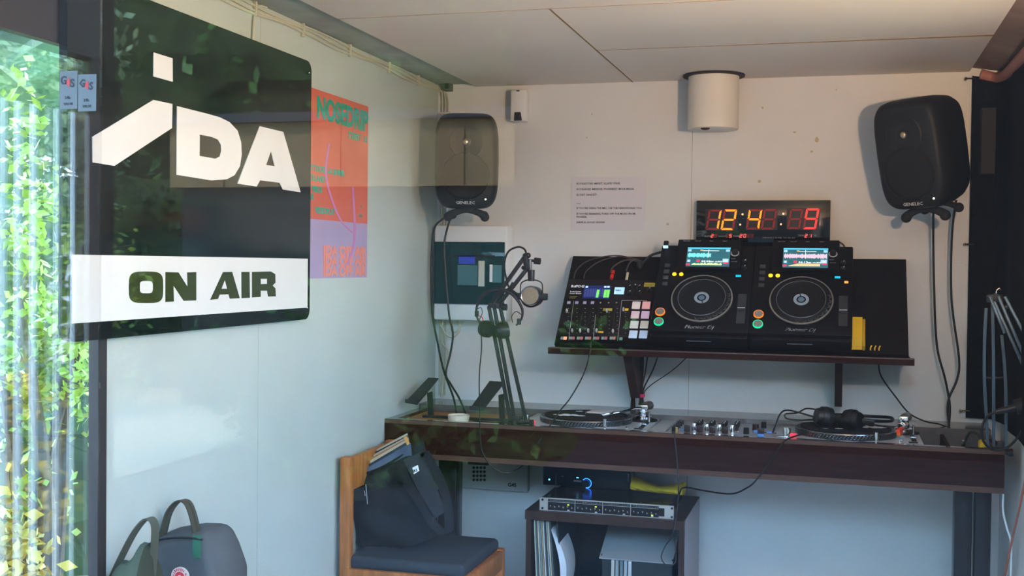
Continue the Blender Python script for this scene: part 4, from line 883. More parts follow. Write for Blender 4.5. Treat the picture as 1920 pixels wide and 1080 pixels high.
# mixer between the turntables
mx0, mx1 = atZ(1246, 815, .925).x, atZ(1455, 828, .925).x
t = thing('dj_mixer', 'silver four channel mixer sunk between the two turntables', 'audio mixer', ((mx0+mx1)/2, 4.2, .87))
MB().bb((mx0, 3.982, .86), (mx1, 4.302, .929), bev=.003).build('faceplate', mat('mixer_silver', (.46, .46, .48), .34, metal=.4), t)
o = tag(MB().bb((mx0-.062, 3.984, .86), (mx0-.006, 4.302, .929), bev=.002).build('filler_plate', SILV), 'slim silver filler plate left of the silver mixer', 'plate')
o = tag(MB().bb((mx1+.006, 3.984, .86), (mx1+.042, 4.302, .929), bev=.002).build('filler_plate', SILV), 'slim silver filler plate right of the silver mixer', 'plate')
FC = mat('fader_dark', (.035, .02, .022), .3)
for k in range(4):
    x = atZ(1308+k*24, 800, .93).x
    MB().box((x-.020, 4.016, .941), (.020, .018, .022), bev=.002).build('fader_cap', FC, t)
    MB().bb((x-.0215, 3.999, .9285), (x-.0185, 4.067, .9295)).build('fader_slot', BLKM, t)
    MB().lathe([(.0085, 0), (.0085, .023), (.007, .026), (.001, .026)], (x, 4.049, .929), 22).build('knob', CHR, t)
    q_ = MB().lathe([(.012, 0), (.011, .022), (.001, .023)], (x+.002, 4.109, .929), 22).build('knob', BLKS, t)
    MB().box((x+.002, 4.100, .941), (.003, .003, .020)).build('knob_mark', WHP, q_)
    for yy in (4.151, 4.193, 4.235): 
        q_ = MB().lathe([(.0085, 0), (.008, .016), (.001, .017)], (x+.003, yy, .929), 18).build('knob', BLKS, t); MB().box((x+.003, yy-.0095, .938), (.0022, .002, .014)).build('knob_mark', WHP, q_)
    MB().box((x+.017, 4.081, .9305), (.006, .014, .004), bev=.001).build('cue_button', CHRD, t)
for k, (yy, mm) in enumerate(((4.011, BLKS), (4.039, BLKS), (4.067, BLKS), (4.109, GREYD), (4.151, BLKS), (4.200, GREYD))):
    x = mx0+.024; MB().lathe([(.009, 0), (.008, .016), (.001, .017)], (x, yy, .929), 18).build('knob', mm, t)
BLUE = mat('blue_cap', (.10, .26, .62), .4)
x = atZ(1408, 810, .93).x
for dx, yy, mm, r_ in ((-.012, 4.032, BLKS, .010), (.012, 4.137, FC, .012), (.035, 4.207, BLKS, .010)):
    MB().lathe([(r_, 0), (r_*.9, .022), (.001, .023)], (x+dx, yy, .929), 20).build('knob', mm, t)
MB().box((x+.038, 4.007, .942), (.022, .016, .024), bev=.003).build('crossfader_cap', FC, t); MB().box((x+.038, 3.999, .933), (.022, .008, .008), bev=.001).build('blue_cap', BLUE, t)
MB().box((x+.045, 4.088, .9295), (.08, .008, .002)).build('crossfader_slot', BLKM, t); MB().box((x+.020, 4.077, .934), (.020, .014, .008), bev=.002).build('blue_cap', BLUE, t); MB().box((x+.062, 4.077, .933), (.018, .012, .006), bev=.001).build('blue_cap', BLUE, t)
MB().box((mx0+.055, 4.046, .932), (.022, .016, .006), bev=.001).build('blue_button', BLUE, t)
p = atY(1268, 806, 3.99); tag(MB().cyl((p.x, 3.999, .93), (p.x, 3.999, .945), .0048, n=14).build('jack_plug', mat('gold', (.7, .5, .18), .3, metal=.8)), 'gold jack plug at the front left of the silver mixer', 'plug')

# laptop stand in the left well
t = thing('laptop_stand', 'black metal laptop stand with two sloping arms in the left well', 'stand', (-1.3, 4.15, .918))
STM = mat('stand_black', (.02, .022, .026), .45)
for (bl, br, fl, fr, lx) in (((803, 708), (822, 709), (760, 753), (782, 757), (800, 813)), ((900, 715), (921, 716), (883, 755), (905, 760), (934, 950))):
    B1, B2 = atY(*bl, 4.27), atY(*br, 4.27); F1, F2 = atY(*fl, 4.06), atY(*fr, 4.06)
    if bl[0] > 850: B1, B2 = atY(918, 714, 4.27), atY(946, 716, 4.27); F1, F2 = atY(881, 766, 4.06), atY(905, 768, 4.06)
    th = V((0, .002, -.005))
    m = MB(); m.mesh([F1, F2, B2, B1, F1+th, F2+th, B2+th, B1+th], [(0, 1, 2, 3), (7, 6, 5, 4), (0, 4, 5, 1), (1, 5, 6, 2), (2, 6, 7, 3), (3, 7, 4, 0)])
    m.bar(F1+V((0, -.001, .003)), F2+V((0, -.001, .003)), .004, .014); m.build('arm', STM, t, smooth=False)
    l0 = atY(lx[0]+6, 736 if bl[0] < 850 else 740, 4.20); l1 = atY(lx[0]+8, 783 if bl[0] < 850 else 790, 4.12)
    MB().bar(l0, V((l1.x, l1.y, .919)), .022, .005, up=(0, 1, 0)).build('upright', STM, t, smooth=False)
MB().bb((-1.50, 4.115, .9185), (-1.16, 4.127, .928)).build('cross_bar', STM, t, smooth=False)
# dish
p = atZ(860, 779, .942)
t = thing('dish', 'round white dish in the left well of the desk', 'dish', (p.x, p.y, .918))
MB().lathe([(.030, .9185), (.037, .921), (.040, .944), (.038, .945), (.035, .926), (.001, .924)], (p.x, p.y, 0), 40).build('bowl', mat('cream_ceramic', (.66, .60, .46), .35), t)
MB().lathe([(.036, .938), (.001, .941)], (p.x, p.y, 0), 40).build('contents', mat('ash_white', (.72, .72, .70), .9, noise=.3, nscale=60), t)

# ------------------------------------------------------------------ microphone arms
GUN = mat('gunmetal', (.028, .026, .027), .35, metal=.3)
t = thing('boom_stand', 'black jointed microphone arm clamped to the front left of the desk', 'microphone arm', (atY(966, 795, 3.99).x, 3.975, ZT))
y_ = 3.975
A = lambda px, py, y=y_: atY(px, py, y)
for k, (x0, x1) in enumerate(((917, 957), (927, 965), (938, 986))): MB().bar(A(x0, 577, y_+.006*(k-1)), A(x1, 787, y_+.006*(k-1)), .011, .014, (0, 1, 0), bev=.0015).build('lower_bar', GUN, t)
m = MB(); m.box(A(970, 790), (.062, .022, .010), bev=.002); m.cyl(A(952, 793), A(998, 793), .005, n=12); m.cyl(A(993, 793), A(1000, 793), .012, n=16); m.box(A(966, 784), (.040, .026, .018), bev=.003); m.box(A(948, 790)+V((0, 0, 0)), (.02, .014, .01), bev=.002)
m.cyl((A(966, 784).x, y_, .925), (A(966, 784).x, y_, .945), .014, n=16); m.build('clamp', GUN, t)
m = MB(); m.box(A(927, 573), (.042, .022, .016), bev=.003); m.cyl(A(927, 573)+V((0, -.02, 0)), A(927, 573)+V((0, .02, 0)), .009, n=14); m.cyl(A(938, 575), A(948, 575), .006, n=12); m.cyl(A(943, 576), A(950, 576), .012, n=16); m.cyl(A(914, 577), A(916, 577), .006, n=10); m.build('elbow', GUN, t)
MB().bar(A(924, 566), A(982, 484), .013, .014, (0, 1, 0), bev=.0015).build('upper_bar', GUN, t); MB().bar(A(931, 577), A(988, 504), .013, .014, (0, 1, 0), bev=.0015).build('upper_bar', GUN, t)
m = MB(); m.bar(A(984, 480), A(990, 506), .020, .018, (0, 1, 0), bev=.003); m.cyl(A(988, 488), A(1001, 489), .0045, n=10); m.cyl(A(1002, 489), A(1013, 490), .0115, n=18); m.sph(A(990, 479), .010); m.sph(A(981, 502), .007); m.sph(A(984, 479), .008); m.build('head_joint', GUN, t)
MB().bar(A(995, 487), A(995, 508), .008, .012, (0, 1, 0), bev=.001).build('swivel', mat('swivel_grey', (.3, .28, .26), .35, metal=.6), t)
MB().tube([A(930, 560), A(943, 548), A(955, 541), A(962, 530)], .005, 8, 4).build('spring_cable', BLK, t)
cable('cable', 'black cable arching over the top of the left microphone arm', [(987, 480, 3.965), (984, 468, 3.96), (972, 463, 3.955), (955, 470, 3.955), (947, 486, 3.955), (946, 505, 3.955), (950, 525, 3.96), (954, 538, 3.965), (962, 546, 3.96), (972, 552, 3.965)], .0036)
# microphone
t = thing('microphone', 'black broadcast microphone with round gauze in a wire yoke on the left arm', 'microphone', A(996, 556))
c = A(996.5, 554)
MB().cyl(A(996, 506), A(996, 527), .0125, .0115, 20).build('mount', BLKS, t)
yk = [A(976, 560), A(976, 536), A(981, 528), A(996, 524), A(1012, 528), A(1017, 536), A(1017, 560)]
MB().tube(yk, .0022, 8, 4).build('yoke', GUN, t)
cc = c+V((0, -.02, 0))
MB().lathe([(.036, -.035), (.038, .0), (.038, .012), (.033, .018), (.031, .014)], (c.x, y_, c.z-.004), 44, 'y').build('body', BLKS, t)
MB().lathe([(.0305, .010), (.0295, .0185), (.001, .0225)], (c.x, y_, c.z), 40, 'y').build('gauze', mat('brass_gauze', (.40, .31, .21), .8, bump=1, bscale=1200, noise=.3, nscale=400), t)
MB().lathe([(.0335, .012), (.0325, .020), (.0305, .019)], (c.x, y_, c.z), 40, 'y').build('rim', CHRD, t)
for s_ in (-1, 1): MB().box((c.x+s_*.046, y_, c.z-.004), (.022, .024, .024), bev=.003).build('side_knob', BLKS, t)
MB().tube([A(962, 546), A(968, 551), A(974, 556)], .005, 8, 3).build('cable_plug', BLKS, t)
# headphones on the arm
HP = mat('headphone_black', (.014, .014, .016), .4)
def cup(m, c, ax, r, th):
    c, ax = V(c), V(ax).normalized(); m.cyl(c-ax*th/2, c, r*.92, r, 26); m.cyl(c, c+ax*th*.5, r, r*.93, 26); m.cyl(c+ax*th*.5, c+ax*th*.95, r*.85, r*.7, 26)
t = thing('headphones', 'black headphones hanging over the elbow of the left microphone arm', 'headphones', A(930, 615, 3.93))
yh = 3.935
band = [A(900, 606, yh), A(893, 590, yh), A(895, 572, yh), A(903, 557, yh), A(918, 547, yh), A(938, 543, yh), A(957, 549, yh), A(970, 562, yh), A(979, 580, yh), A(978, 597, yh), A(968, 610, yh)]
MB().tube(band, lambda q: .0035+.0035*sin(pi*q)**2, 10, 5).build('headband', HP, t)
for cpx, cpy, ax in ((912, 617, (.8, -.5, -.1)), (944, 619, (-.8, -.5, -.15))):
    m = MB(); cup(m, A(cpx, cpy, yh), ax, .030, .030); o = m.build('ear_cup', HP, t)
for (x, y) in ((894, 588), (973, 603)): MB().box(A(x, y, yh), (.014, .010, .022), bev=.003).build('hinge', HP, t)
MB().tube([A(897, 592, yh-.004), A(904, 595, yh-.006), A(906, 603, yh-.006)], .0018, 6, 4).build('red_wire', mat('red_wire', (.6, .03, .02), .5), t)
MB().tube([A(894, 580, yh), A(902, 577, yh), A(904, 588, yh), A(898, 600, yh)], .0015, 6, 5).build('wire_loop', BLK, t); MB().tube([A(961, 605, yh), A(960, 592, yh), A(968, 584, yh), A(977, 590, yh)], .0015, 6, 5).build('wire_loop', BLK, t)
cable('cable', 'thin headphone cable hanging in front of the desk left of the arm', [(901, 612, 3.93), (903, 650, 3.93), (899, 700, 3.93), (899, 760, 3.93), (901, 830, 3.935), (908, 855, 3.94), (925, 877, 3.945), (948, 887, 3.96), (970, 880, 4.0), (982, 870, 4.1)], .0022)
cable('cable', 'thin cable crossing the left turntable from the tilted shelf to the desk edge', [(1108, 640, 4.14), (1106, 660, 4.13), (1095, 700, 4.12), (1070, 745, 4.08), (1050, 770, 4.03), (1030, 800, 3.97), (1008, 832, 3.945)], .0026)

# right microphone arm
BLM = mat('blue_grey_metal', (.07, .11, .145), .35, metal=.4)
yr = 3.965; B = lambda px, py, y=yr: atY(px, py, y)
t = thing('boom_stand', 'blue grey jointed microphone arm clamped to the right end of the desk', 'microphone arm', (B(1868, 850).x, yr, ZT))
for pts in ([(1849, 578), (1846, 640), (1846, 720), (1850, 790), (1852, 846)], [(1861, 568), (1862, 640), (1863, 700), (1863, 846)], [(1878, 628), (1883, 680), (1886, 740), (1886, 846)]):
    MB().ribbon([B(*p) for p in pts], (.0085, 0, 0), .010, 3).build('lower_bar', BLM, t, smooth=False)
MB().cyl(B(1850, 708), B(1882, 708), .003, n=8).build('cross_pin', GUN, t)
m = MB(); m.box(B(1868, 843), (.075, .02, .010), bev=.002); m.cyl(B(1850, 849), B(1894, 850), .004, n=10); m.cyl(B(1891, 849), B(1899, 849), .0125, n=18); m.box(B(1876, 836), (.02, .02, .03), bev=.003); m.cyl((B(1868, 843).x, yr, .925), (B(1868, 843).x, yr, .94), .014, n=16); m.build('clamp', GUN, t)
m = MB(); m.box(B(1866, 560), (.050, .020, .026), bev=.004); m.cyl(B(1866, 556)+V((0, -.016, 0)), B(1866, 556)+V((0, .016, 0)), .010, n=16); m.cyl(B(1884, 577), B(1893, 573), .010, n=14); m.build('elbow', GUN, t)
MB().tube([B(1868, 552), B(1869, 545), B(1874, 541), B(1878, 543)], .0028, 8, 4).build('hook', CHR, t)
for pts in (((1856, 556), (1884, 625)), ((1872, 556), (1926, 682)), ((1884, 556), (1945, 672)), ((1864, 565), (1925, 700))):
    MB().bar(B(*pts[0], yr-.012), B(*pts[1], yr-.03), .009, .012, (0, 1, 0), bev=.001).build('upper_bar', BLM, t)
t = thing('microphone', 'black microphone lying at the right edge beside the blue grey arm', 'microphone', B(1905, 768))
m = MB(); m.cyl(B(1868, 772, 3.90), B(1905, 764, 3.90), .0075, .012, 18); m.build('microphone_grip', BLKS, t)
MB().cyl(B(1904, 764, 3.90), B(1945, 752, 3.90), .024, .026, 24).build('microphone_body', BLKM, t); MB().cyl(B(1903, 757, 3.895), B(1906, 757, 3.895), .006, n=10).build('switch', YELP, t)
cable('cable', 'black cable looping from the right microphone around the arm base', [(1870, 772, 3.90), (1852, 780, 3.90), (1842, 800, 3.90), (1843, 825, 3.905), (1858, 842, 3.91), (1880, 843, 3.91), (1900, 830, 3.905), (1915, 808, 3.90), (1926, 790, 3.90)], .004)

# ------------------------------------------------------------------ headphones on the right turntable
t = thing('headphones', 'black headphones lying on the right turntable', 'headphones', atZ(1570, 795, .955))
yq = 4.10; Q = lambda px, py, y=yq: atY(px, py, y)
for (px, py, ax) in ((1548, 783, (-.9, -.35, .15)), (1596, 788, (.85, -.5, .1))):
    m = MB(); cup(m, Q(px, py), ax, .038, .036); m.build('ear_cup', HP, t)
MB().bar(Q(1552, 783, yq+.02), Q(1592, 784, yq+.02), .03, .030, (0, 1, 0), bev=.006).build('inner_band', BLKM, t)
hb = [Q(1592, 788, yq+.02), Q(1615, 788, yq+.03), Q(1650, 790, yq+.04), Q(1672, 789, yq+.09), Q(1670, 783, yq+.16), Q(1640, 781, yq+.20), Q(1600, 779, yq+.20), Q(1560, 778, yq+.14), Q(1530, 782, yq+.06), Q(1540, 784, yq+.02)]
MB().tube(hb, lambda q: .0055, 10, 5).build('headband', HP, t)
MB().bar(Q(1608, 787, yq), Q(1640, 792, yq), .016, .016, bev=.003).build('hinge', HP, t); MB().bar(Q(1524, 785, yq), Q(1540, 784, yq), .018, .018, bev=.003).build('hinge', HP, t)
cable('cable', 'black cable from the headphones over the mixer plate, the looping one', [(1530, 783, 4.10), (1500, 774, 4.25), (1475, 769, 4.35), (1463, 776, 4.35), (1455, 795, 4.2), (1445, 822, 4.05), (1441, 828, 3.99)], .003)
cable('cable', 'black headphone cable curling behind the right turntable', [(1535, 769, 4.25), (1512, 766, 4.35), (1495, 774, 4.35), (1473, 776, 4.3), (1475, 785, 4.2), (1500, 788, 4.2), (1530, 786, 4.15)], .003)
cable('cable', 'thin cable hanging from the right turntable down the desk front', [(1512, 812, 4.0), (1490, 818, 3.97), (1470, 828, 3.94), (1452, 855, 3.94), (1420, 898, 3.94), (1400, 915, 3.95), (1370, 926, 4.0), (1320, 920, 4.1), (1285, 914, 4.15), (1274, 925, 4.1), (1268, 960, 4.02), (1262, 1000, 4.015)], .0028)
cable('cable', 'thin cable from the gold jack plug down the desk front', [(1267, 812, 3.985), (1265, 820, 3.94), (1269, 860, 3.935), (1272, 905, 3.94), (1270, 950, 3.99), (1262, 1000, 4.0), (1247, 1025, 4.01), (1240, 1045, 4.01), (1250, 1060, 4.01), (1266, 1055, 4.01), (1267, 1030, 4.01), (1264, 1005, 4.0)], .0022, GREYD)
cable('cable', 'thin black cable from the shelf to the right turntable arm', [(1647, 676, 4.4), (1652, 705, 4.42), (1680, 745, 4.43), (1705, 775, 4.40), (1735, 790, 4.35), (1760, 795, 4.35), (1790, 806, 4.35)], .0028)

# cables from the right speaker and the left speaker
cable('cable', 'left black cable hanging from the right speaker', [(1750, 395, 4.40), (1750, 470, 4.42), (1752, 560, 4.42), (1757, 650, 4.42), (1772, 710, 4.42), (1781, 760, 4.42), (1779, 800, 4.40)], .0042)
cable('cable', 'right black cable hanging from the right speaker', [(1793, 375, 4.40), (1785, 440, 4.42), (1784, 560, 4.42), (1798, 670, 4.42), (1795, 710, 4.42), (1780, 745, 4.42), (1777, 770, 4.42), (1780, 800, 4.40)], .0042)
cable('cable', 'black cable from the left speaker running along the fuse box side', [(845, 405, 4.30), (828, 412, 4.36), (814, 430, 4.385), (809, 480, 4.385), (810, 580, 4.385), (820, 640, 4.38), (832, 695, 4.36), (850, 745, 4.30), (856, 778, 4.22)], .0042)
cable('cable', 'black cable from the left speaker crossing the teal door', [(846, 405, 4.30), (838, 430, 4.37), (833, 460, 4.375), (836, 520, 4.375), (842, 590, 4.37), (849, 625, 4.36), (845, 660, 4.35), (836, 700, 4.33), (845, 720, 4.31), (860, 745, 4.28), (876, 782, 4.20)], .0042)
cable('cable', 'black cable lying across the front of the left well', [(882, 786, 4.05), (900, 791, 4.02), (930, 793, 4.01), (955, 792, 4.0)], .004)

# cable bundles below the shelf
PINK = mat('pink_tie', (.85, .03, .15), .5)
for k, (top, wx, lab) in enumerate((([(1186, 668), (1192, 668), (1197, 668), (1200, 668)], 1188, 'left'), ([(1200, 668), (1206, 668), (1214, 667), (1234, 667), (1290, 668)], 1204, 'right'))):
    t = thing('cable_bundle', f'{lab} bundle of black cables under the shelf held by a pink tie', 'cable bundle', atY(wx, 745, 4.43), 'cable bundles under the shelf')
    for i, (x, y) in enumerate(top):
        o_ = (i-len(top)/2)*1.6
        MB().tube([atY(x, y, 4.42), atY(x+(wx-x)*.35, 695, 4.43), atY(wx+o_+(x-wx)*.12, 725, 4.43), atY(wx+o_, 742, 4.43), atY(wx+o_*1.5, 760, 4.44), atY(wx+o_*2, 775, 4.455)], .0028 if i < 4 else .002, 6, 5).build('cable', BLK if i % 2 else BRC, t)
    p = atY(wx, 742, 4.43); MB().box(p, (.020, .02, .013), bev=.004).build('tie', PINK, t)

# odds in the right well
p = atZ(1836, 803, .90); tag(MB().box((min(p.x, .455), 4.12, .8905), (.03, .05, .0905), bev=.008).build('yellow_sponge', YEL), 'yellow sponge in the small right well of the desk', 'sponge')
p = atY(1806, 812, 4.05); tag(MB().cyl((p.x, 4.05, .845), (p.x+.002, 4.05, .942), .006, n=14).build('jack_plug', CHR), 'chrome jack plug standing in the right well', 'plug')
p = atY(1815, 800, 4.3); tag(MB().tube([(p.x-.02, 4.30, .86), (p.x, 4.25, .94), (p.x+.03, 4.2, .93), (p.x+.035, 4.15, .87)], .005, 8, 5).build('cable', GREYD), 'grey cable stub curling out of the right well', 'cable')
cable('cable', 'white cable hanging under the right end of the desk', [(1881, 925, 4.0), (1881, 960, 4.0), (1888, 990, 4.0), (1896, 1020, 4.0), (1895, 1080, 4.0), (1894, 1110, 4.0)], .0035, mat('white_cable', (.7, .78, .8), .5))
cable('cable', 'reddish brown cable slanting at the right edge below the desk', [(1926, 880, 3.9), (1912, 950, 3.9), (1896, 1020, 3.9), (1882, 1090, 3.9)], .0035, mat('red_brown_cable', (.28, .09, .06), .5))

# ------------------------------------------------------------------ below the desk
# keypad panel on the back wall
a = atY(866, 862, 4.47); b = atY(990, 923, 4.47)
t = thing('alarm_panel', 'pale grey alarm panel with a round button keypad below the desk', 'alarm panel', ((a.x+b.x)/2, 4.5, b.z))
MB().bb((a.x, 4.465, b.z), (b.x, 4.499, a.z+.03), bev=.006).build('housing', mat('panel_grey', (.50, .50, .48), .5), t)
p, q = atY(877, 862, 4.46), atY(916, 873, 4.46); MB().bb((p.x, 4.461, q.z), (q.x, 4.466, p.z+.02)).build('display', BLKS, t)
for i in range(4):
    for j in range(4):
        p = atY(888+i*6.7, 877+j*7.6, 4.462); MB().lathe([(.0055, 0), (.0055, .003), (.001, .0035)], (p.x, 4.465, p.z), 14, 'y').build('key', GREYD, t)
p = atY(952, 912, 4.462); text('logo', [('G4S', p.x, p.z, .020, 1.0, .03)], BACK((0, 4.4642, 0)), INK, t)
# cabinet
ct = .62; cx0_, cx1_ = -1.062, -.508
WG = mat('cabinet_brown', (.050, .024, .018), .4, noise=.3, nscale=20)
t = thing('side_cabinet', 'dark brown open cabinet standing under the desk', 'cabinet', ((cx0_+cx1_)/2, 4.25, 0))
MB().bb((cx0_-.012, 4.02, ct-.032), (cx1_, 4.47, ct)).build('top_board', WG, t, smooth=False)
MB().bb((cx0_-.01, 4.03, 0), (cx0_+.008, 4.47, ct-.032)).build('side_board', WG, t, smooth=False); MB().bb((cx1_-.02, 4.03, 0), (cx1_, 4.47, ct-.032)).build('side_board', WG, t, smooth=False)
MB().bb((cx1_, 4.045, 0), (cx1_+.001, 4.465, ct-.002)).build('side_veneer', mat('pale_side', (.40, .36, .38), .5), t, smooth=False)
MB().bb((cx0_+.008, 4.455, 0), (cx1_-.02, 4.47, ct-.032)).build('back_board', BLKM, t, smooth=False); MB().bb((cx0_+.008, 4.04, .08), (cx1_-.02, 4.455, .10)).build('shelf_board', WG, t, smooth=False)
MB().bb((cx0_+.008, 4.06, .27), (cx1_-.02, 4.455, .285)).build('shelf_board', WG, t, smooth=False)
# rack unit
ra, rb_ = atY(1012, 930, 4.035), atY(1263, 975, 4.035)
t = thing('rack_unit', 'slim silver and black rack processor with green lights on the cabinet', 'rack unit', ((ra.x+rb_.x)/2, 4.2, ct))
x0, x1 = ra.x, rb_.x; z0, z1 = ct+.001, ct+.047; w = x1-x0
MB().bb((x0+.02, 4.04, z0), (x1-.02, 4.40, z1-.001)).build('case', mat('rack_case', (.03, .03, .032), .2, metal=.3), t, smooth=False)
MB().bb((x0, 4.034, z0), (x1, 4.04, z1)).build('front_panel', mat('rack_silver', (.52, .50, .46), .4, metal=.4), t, smooth=False)
for k in range(4):
    a_ = x0+w*(.065+.208*k); b_ = a_+w*.203
    MB().bb((a_, 4.0325, z0+.003), (b_, 4.0345, z1-.014)).build('black_section', BLKS, t, smooth=False); MB().bb((a_, 4.0325, z1-.012), (b_, 4.0345, z1-.004)).build('meter_strip', BLKS, t, smooth=False)
    for i in range(6): 
        o = MB().lathe([(.0045, 0), (.004, .008), (.001, .0085)], (a_+.010+i*.0155, 4.0325, z0+.018-.003*(i % 2)), 12, 'y').build('knob', GREYD, t)
        MB().box((a_+.011+i*.0155, 4.0238, z0+.020-.003*(i % 2)), (.0012, .001, .004)).build('knob_mark', WHP, o)
    for i in range(9): pass
    d = MB()
    for i in range(16): d.box((a_+.008+i*.0056, 4.032, z1-.008), (.0022, .001, .002))
    d.build('meter_lights', GRYP, t, smooth=False)
    MB().box((a_+w*.157, 4.032, z0+.0065), (.008, .002, .003)).build('push_button', WHP, t)
    if k != 2: MB().box((a_+w*.155, 4.032, z0+.0255 if k < 2 else z0+.010), (.006, .002, .0026)).build('green_light', em('green_led', (.55, 1, .05), 1.6), t)
MB().bb((x1-.052, 4.0325, z0+.008), (x1-.032, 4.0345, z1-.010)).build('power_switch', BLKS, t)
for xx, zz in ((x0+.011, z0+.008), (x0+.011, z1-.008), (x1-.006, z0+.008), (x1-.006, z1-.008)): MB().cyl((xx, 4.034, zz), (xx, 4.031, zz), .004, n=12).build('screw', BLKS, t)
# audio interface
ya = 4.26; p, q = atY(1018, 900, ya), atY(1180, 920, ya); zz0 = ct+.048
t = thing('audio_interface', 'black audio interface with a blue ring light on top of the rack unit', 'audio interface', ((p.x+q.x)/2, ya, zz0))
MB().bb((p.x, ya, zz0), (q.x, 4.39, zz0+.092), bev=.003).build('case', BLKS, t)
def af(nm, px, py, w_, h_, mm): 
    s_ = atY(px, py, ya); return MB().box((s_.x, ya-.0005, s_.z), (w_, .002, h_)).build(nm, mm, t)
EB = em('ring_blue', (.02, .16, 1), 3)
af('blue_light', 1030, 899, .006, .005, em('pale_blue_led', (.1, .6, 1), 2)); af('blue_light', 1083, 895.5, .008, .0025, em('pale_blue_led2', (.1, .6, 1), 2)); af('print', 1083, 902, .030, .006, GRYP); af('print', 1055, 893, .008, .002, GRYP); af('print', 1083, 915, .008, .002, GRYP)
s_ = atY(1042, 903, ya); MB().bb((s_.x, ya-.001, s_.z-.028), (s_.x+.001, ya, s_.z+.028)).build('divider_line', GRYP, t); s_ = atY(1178, 895, ya); MB().bb((s_.x, ya-.001, s_.z-.014), (s_.x+.0015, ya, s_.z+.014)).build('divider_line', WHP, t)
s_ = atY(1100, 906, ya); MB().lathe([(.014, 0), (.013, .012), (.001, .0125)], (s_.x, ya, s_.z), 28, 'y').build('volume_knob', BLKS, t)
MB().tube([(s_.x+.0175*cos(a_), ya-.001, s_.z+.0175*sin(a_)) for a_ in [radians(140-17*i) for i in range(15)]], .0011, 6, 2).build('ring_light', EB, t)
af('red_print', 1113, 905, .002, .006, mat('rp', (.4, .02, .05), .5)); af('red_print', 1113, 910, .002, .002, mat('rp2', (.4, .02, .05), .5))
# yellow cloth
t = None; vs, fs = [], []; n, mseg = 26, 12; random.seed(5)
ca, cb = atY(1187, 914, 4.20), atY(1283, 924, 4.20)
for i in range(n+1):
    u = i/n; wz = .013+.010*abs(2*u-1.05)**1.3; wy = .030+.03*abs(2*u-1.05); zc = zz0+.010+wz*.9+.010*(u < .5)*(.5-u)*2
    for j in range(mseg):
        a_ = 2*pi*j/mseg+u*1.6; vs.append((ca.x+(cb.x-ca.x)*u, 4.20+wy*cos(a_)*(1+.1*sin(u*9+j)), max(zz0+.0005, zc+wz*sin(a_)*(1+.15*sin(j*2+u*7)))))
for i in range(n):
    for j in range(mseg): fs.append((i*mseg+j, i*mseg+(j+1) % mseg, (i+1)*mseg+(j+1) % mseg, (i+1)*mseg+j))
fs += [tuple(range(mseg))[::-1], tuple(range(n*mseg, (n+1)*mseg))]
tag(MB().mesh(vs, fs).build('yellow_cloth', YEL), 'twisted yellow dusting cloth on the rack unit', 'cloth')
# records in the cabinet
cols = [(.45, .48, .40), (.10, .12, .12), (.52, .50, .40), (.20, .28, .28), (.42, .30, .18), (.50, .54, .52), (.05, .06, .07), (.30, .36, .35), (.55, .50, .38), (.08, .10, .11)]
SLV = [mat('record_sleeve', c, .45, noise=.1, nscale=30) for c in cols]
for k in range(10):
    x = cx0_+.014+.0072*k; lean = -.05-.003*k
    o = MB(M.Translation((x+.016, 4.20, .287)) @ M.Rotation(lean, 4, 'Y')).box((0, 0, .147), (.0048, .30, .293)).build('record', SLV[k], smooth=False)
    tag(o, ['leftmost record in the cabinet, pale green sleeve', 'black record sleeve second from left in the cabinet', 'cream record sleeve third from left in the cabinet', 'dark teal record sleeve in the cabinet stack', 'brown record sleeve in the cabinet stack', 'pale blue record sleeve in the middle of the cabinet stack', 'near black record sleeve in the middle of the cabinet stack', 'grey green record sleeve right of the middle in the cabinet', 'cream record sleeve towards the right of the cabinet stack', 'charcoal record sleeve at the right of the cabinet stack'][k], 'record', 'records in the cabinet')
o = MB(M.Translation((cx0_+.125, 4.21, .287)) @ M.Rotation(-.1, 4, 'Y')).box((0, 0, .147), (.004, .30, .290)).build('record', mat('dark_teal_sleeve', (.02, .045, .055), .3), smooth=False); tag(o, 'large dark glossy record sleeve with pale streaks facing out in the cabinet', 'record', 'records in the cabinet')
vs, fs = [], []
for i in range(17):
    u = i/16; x = cx0_+.088+.022*sin(pi*u)-.012+.03*(1-u)
    for j in (0, 1): vs.append((x-.002+.020*(j)*sin(pi*u), 4.05+.012*j, .287+.27*(u)))
    for j in (0, 1): vs.append((x+.0+.018*(1-j)*sin(pi*u)+.002, 4.20, .287+.27*u))
for i in range(16):
    for j in range(4): fs.append((i*4+j, i*4+(j+1) % 4, (i+1)*4+(j+1) % 4, (i+1)*4+j))
tag(MB().mesh(vs, fs).build('paper_sleeve', mat('white_sleeve', (.62, .66, .70), .5)), 'bowed white paper sleeve leaning in the cabinet', 'paper sleeve')
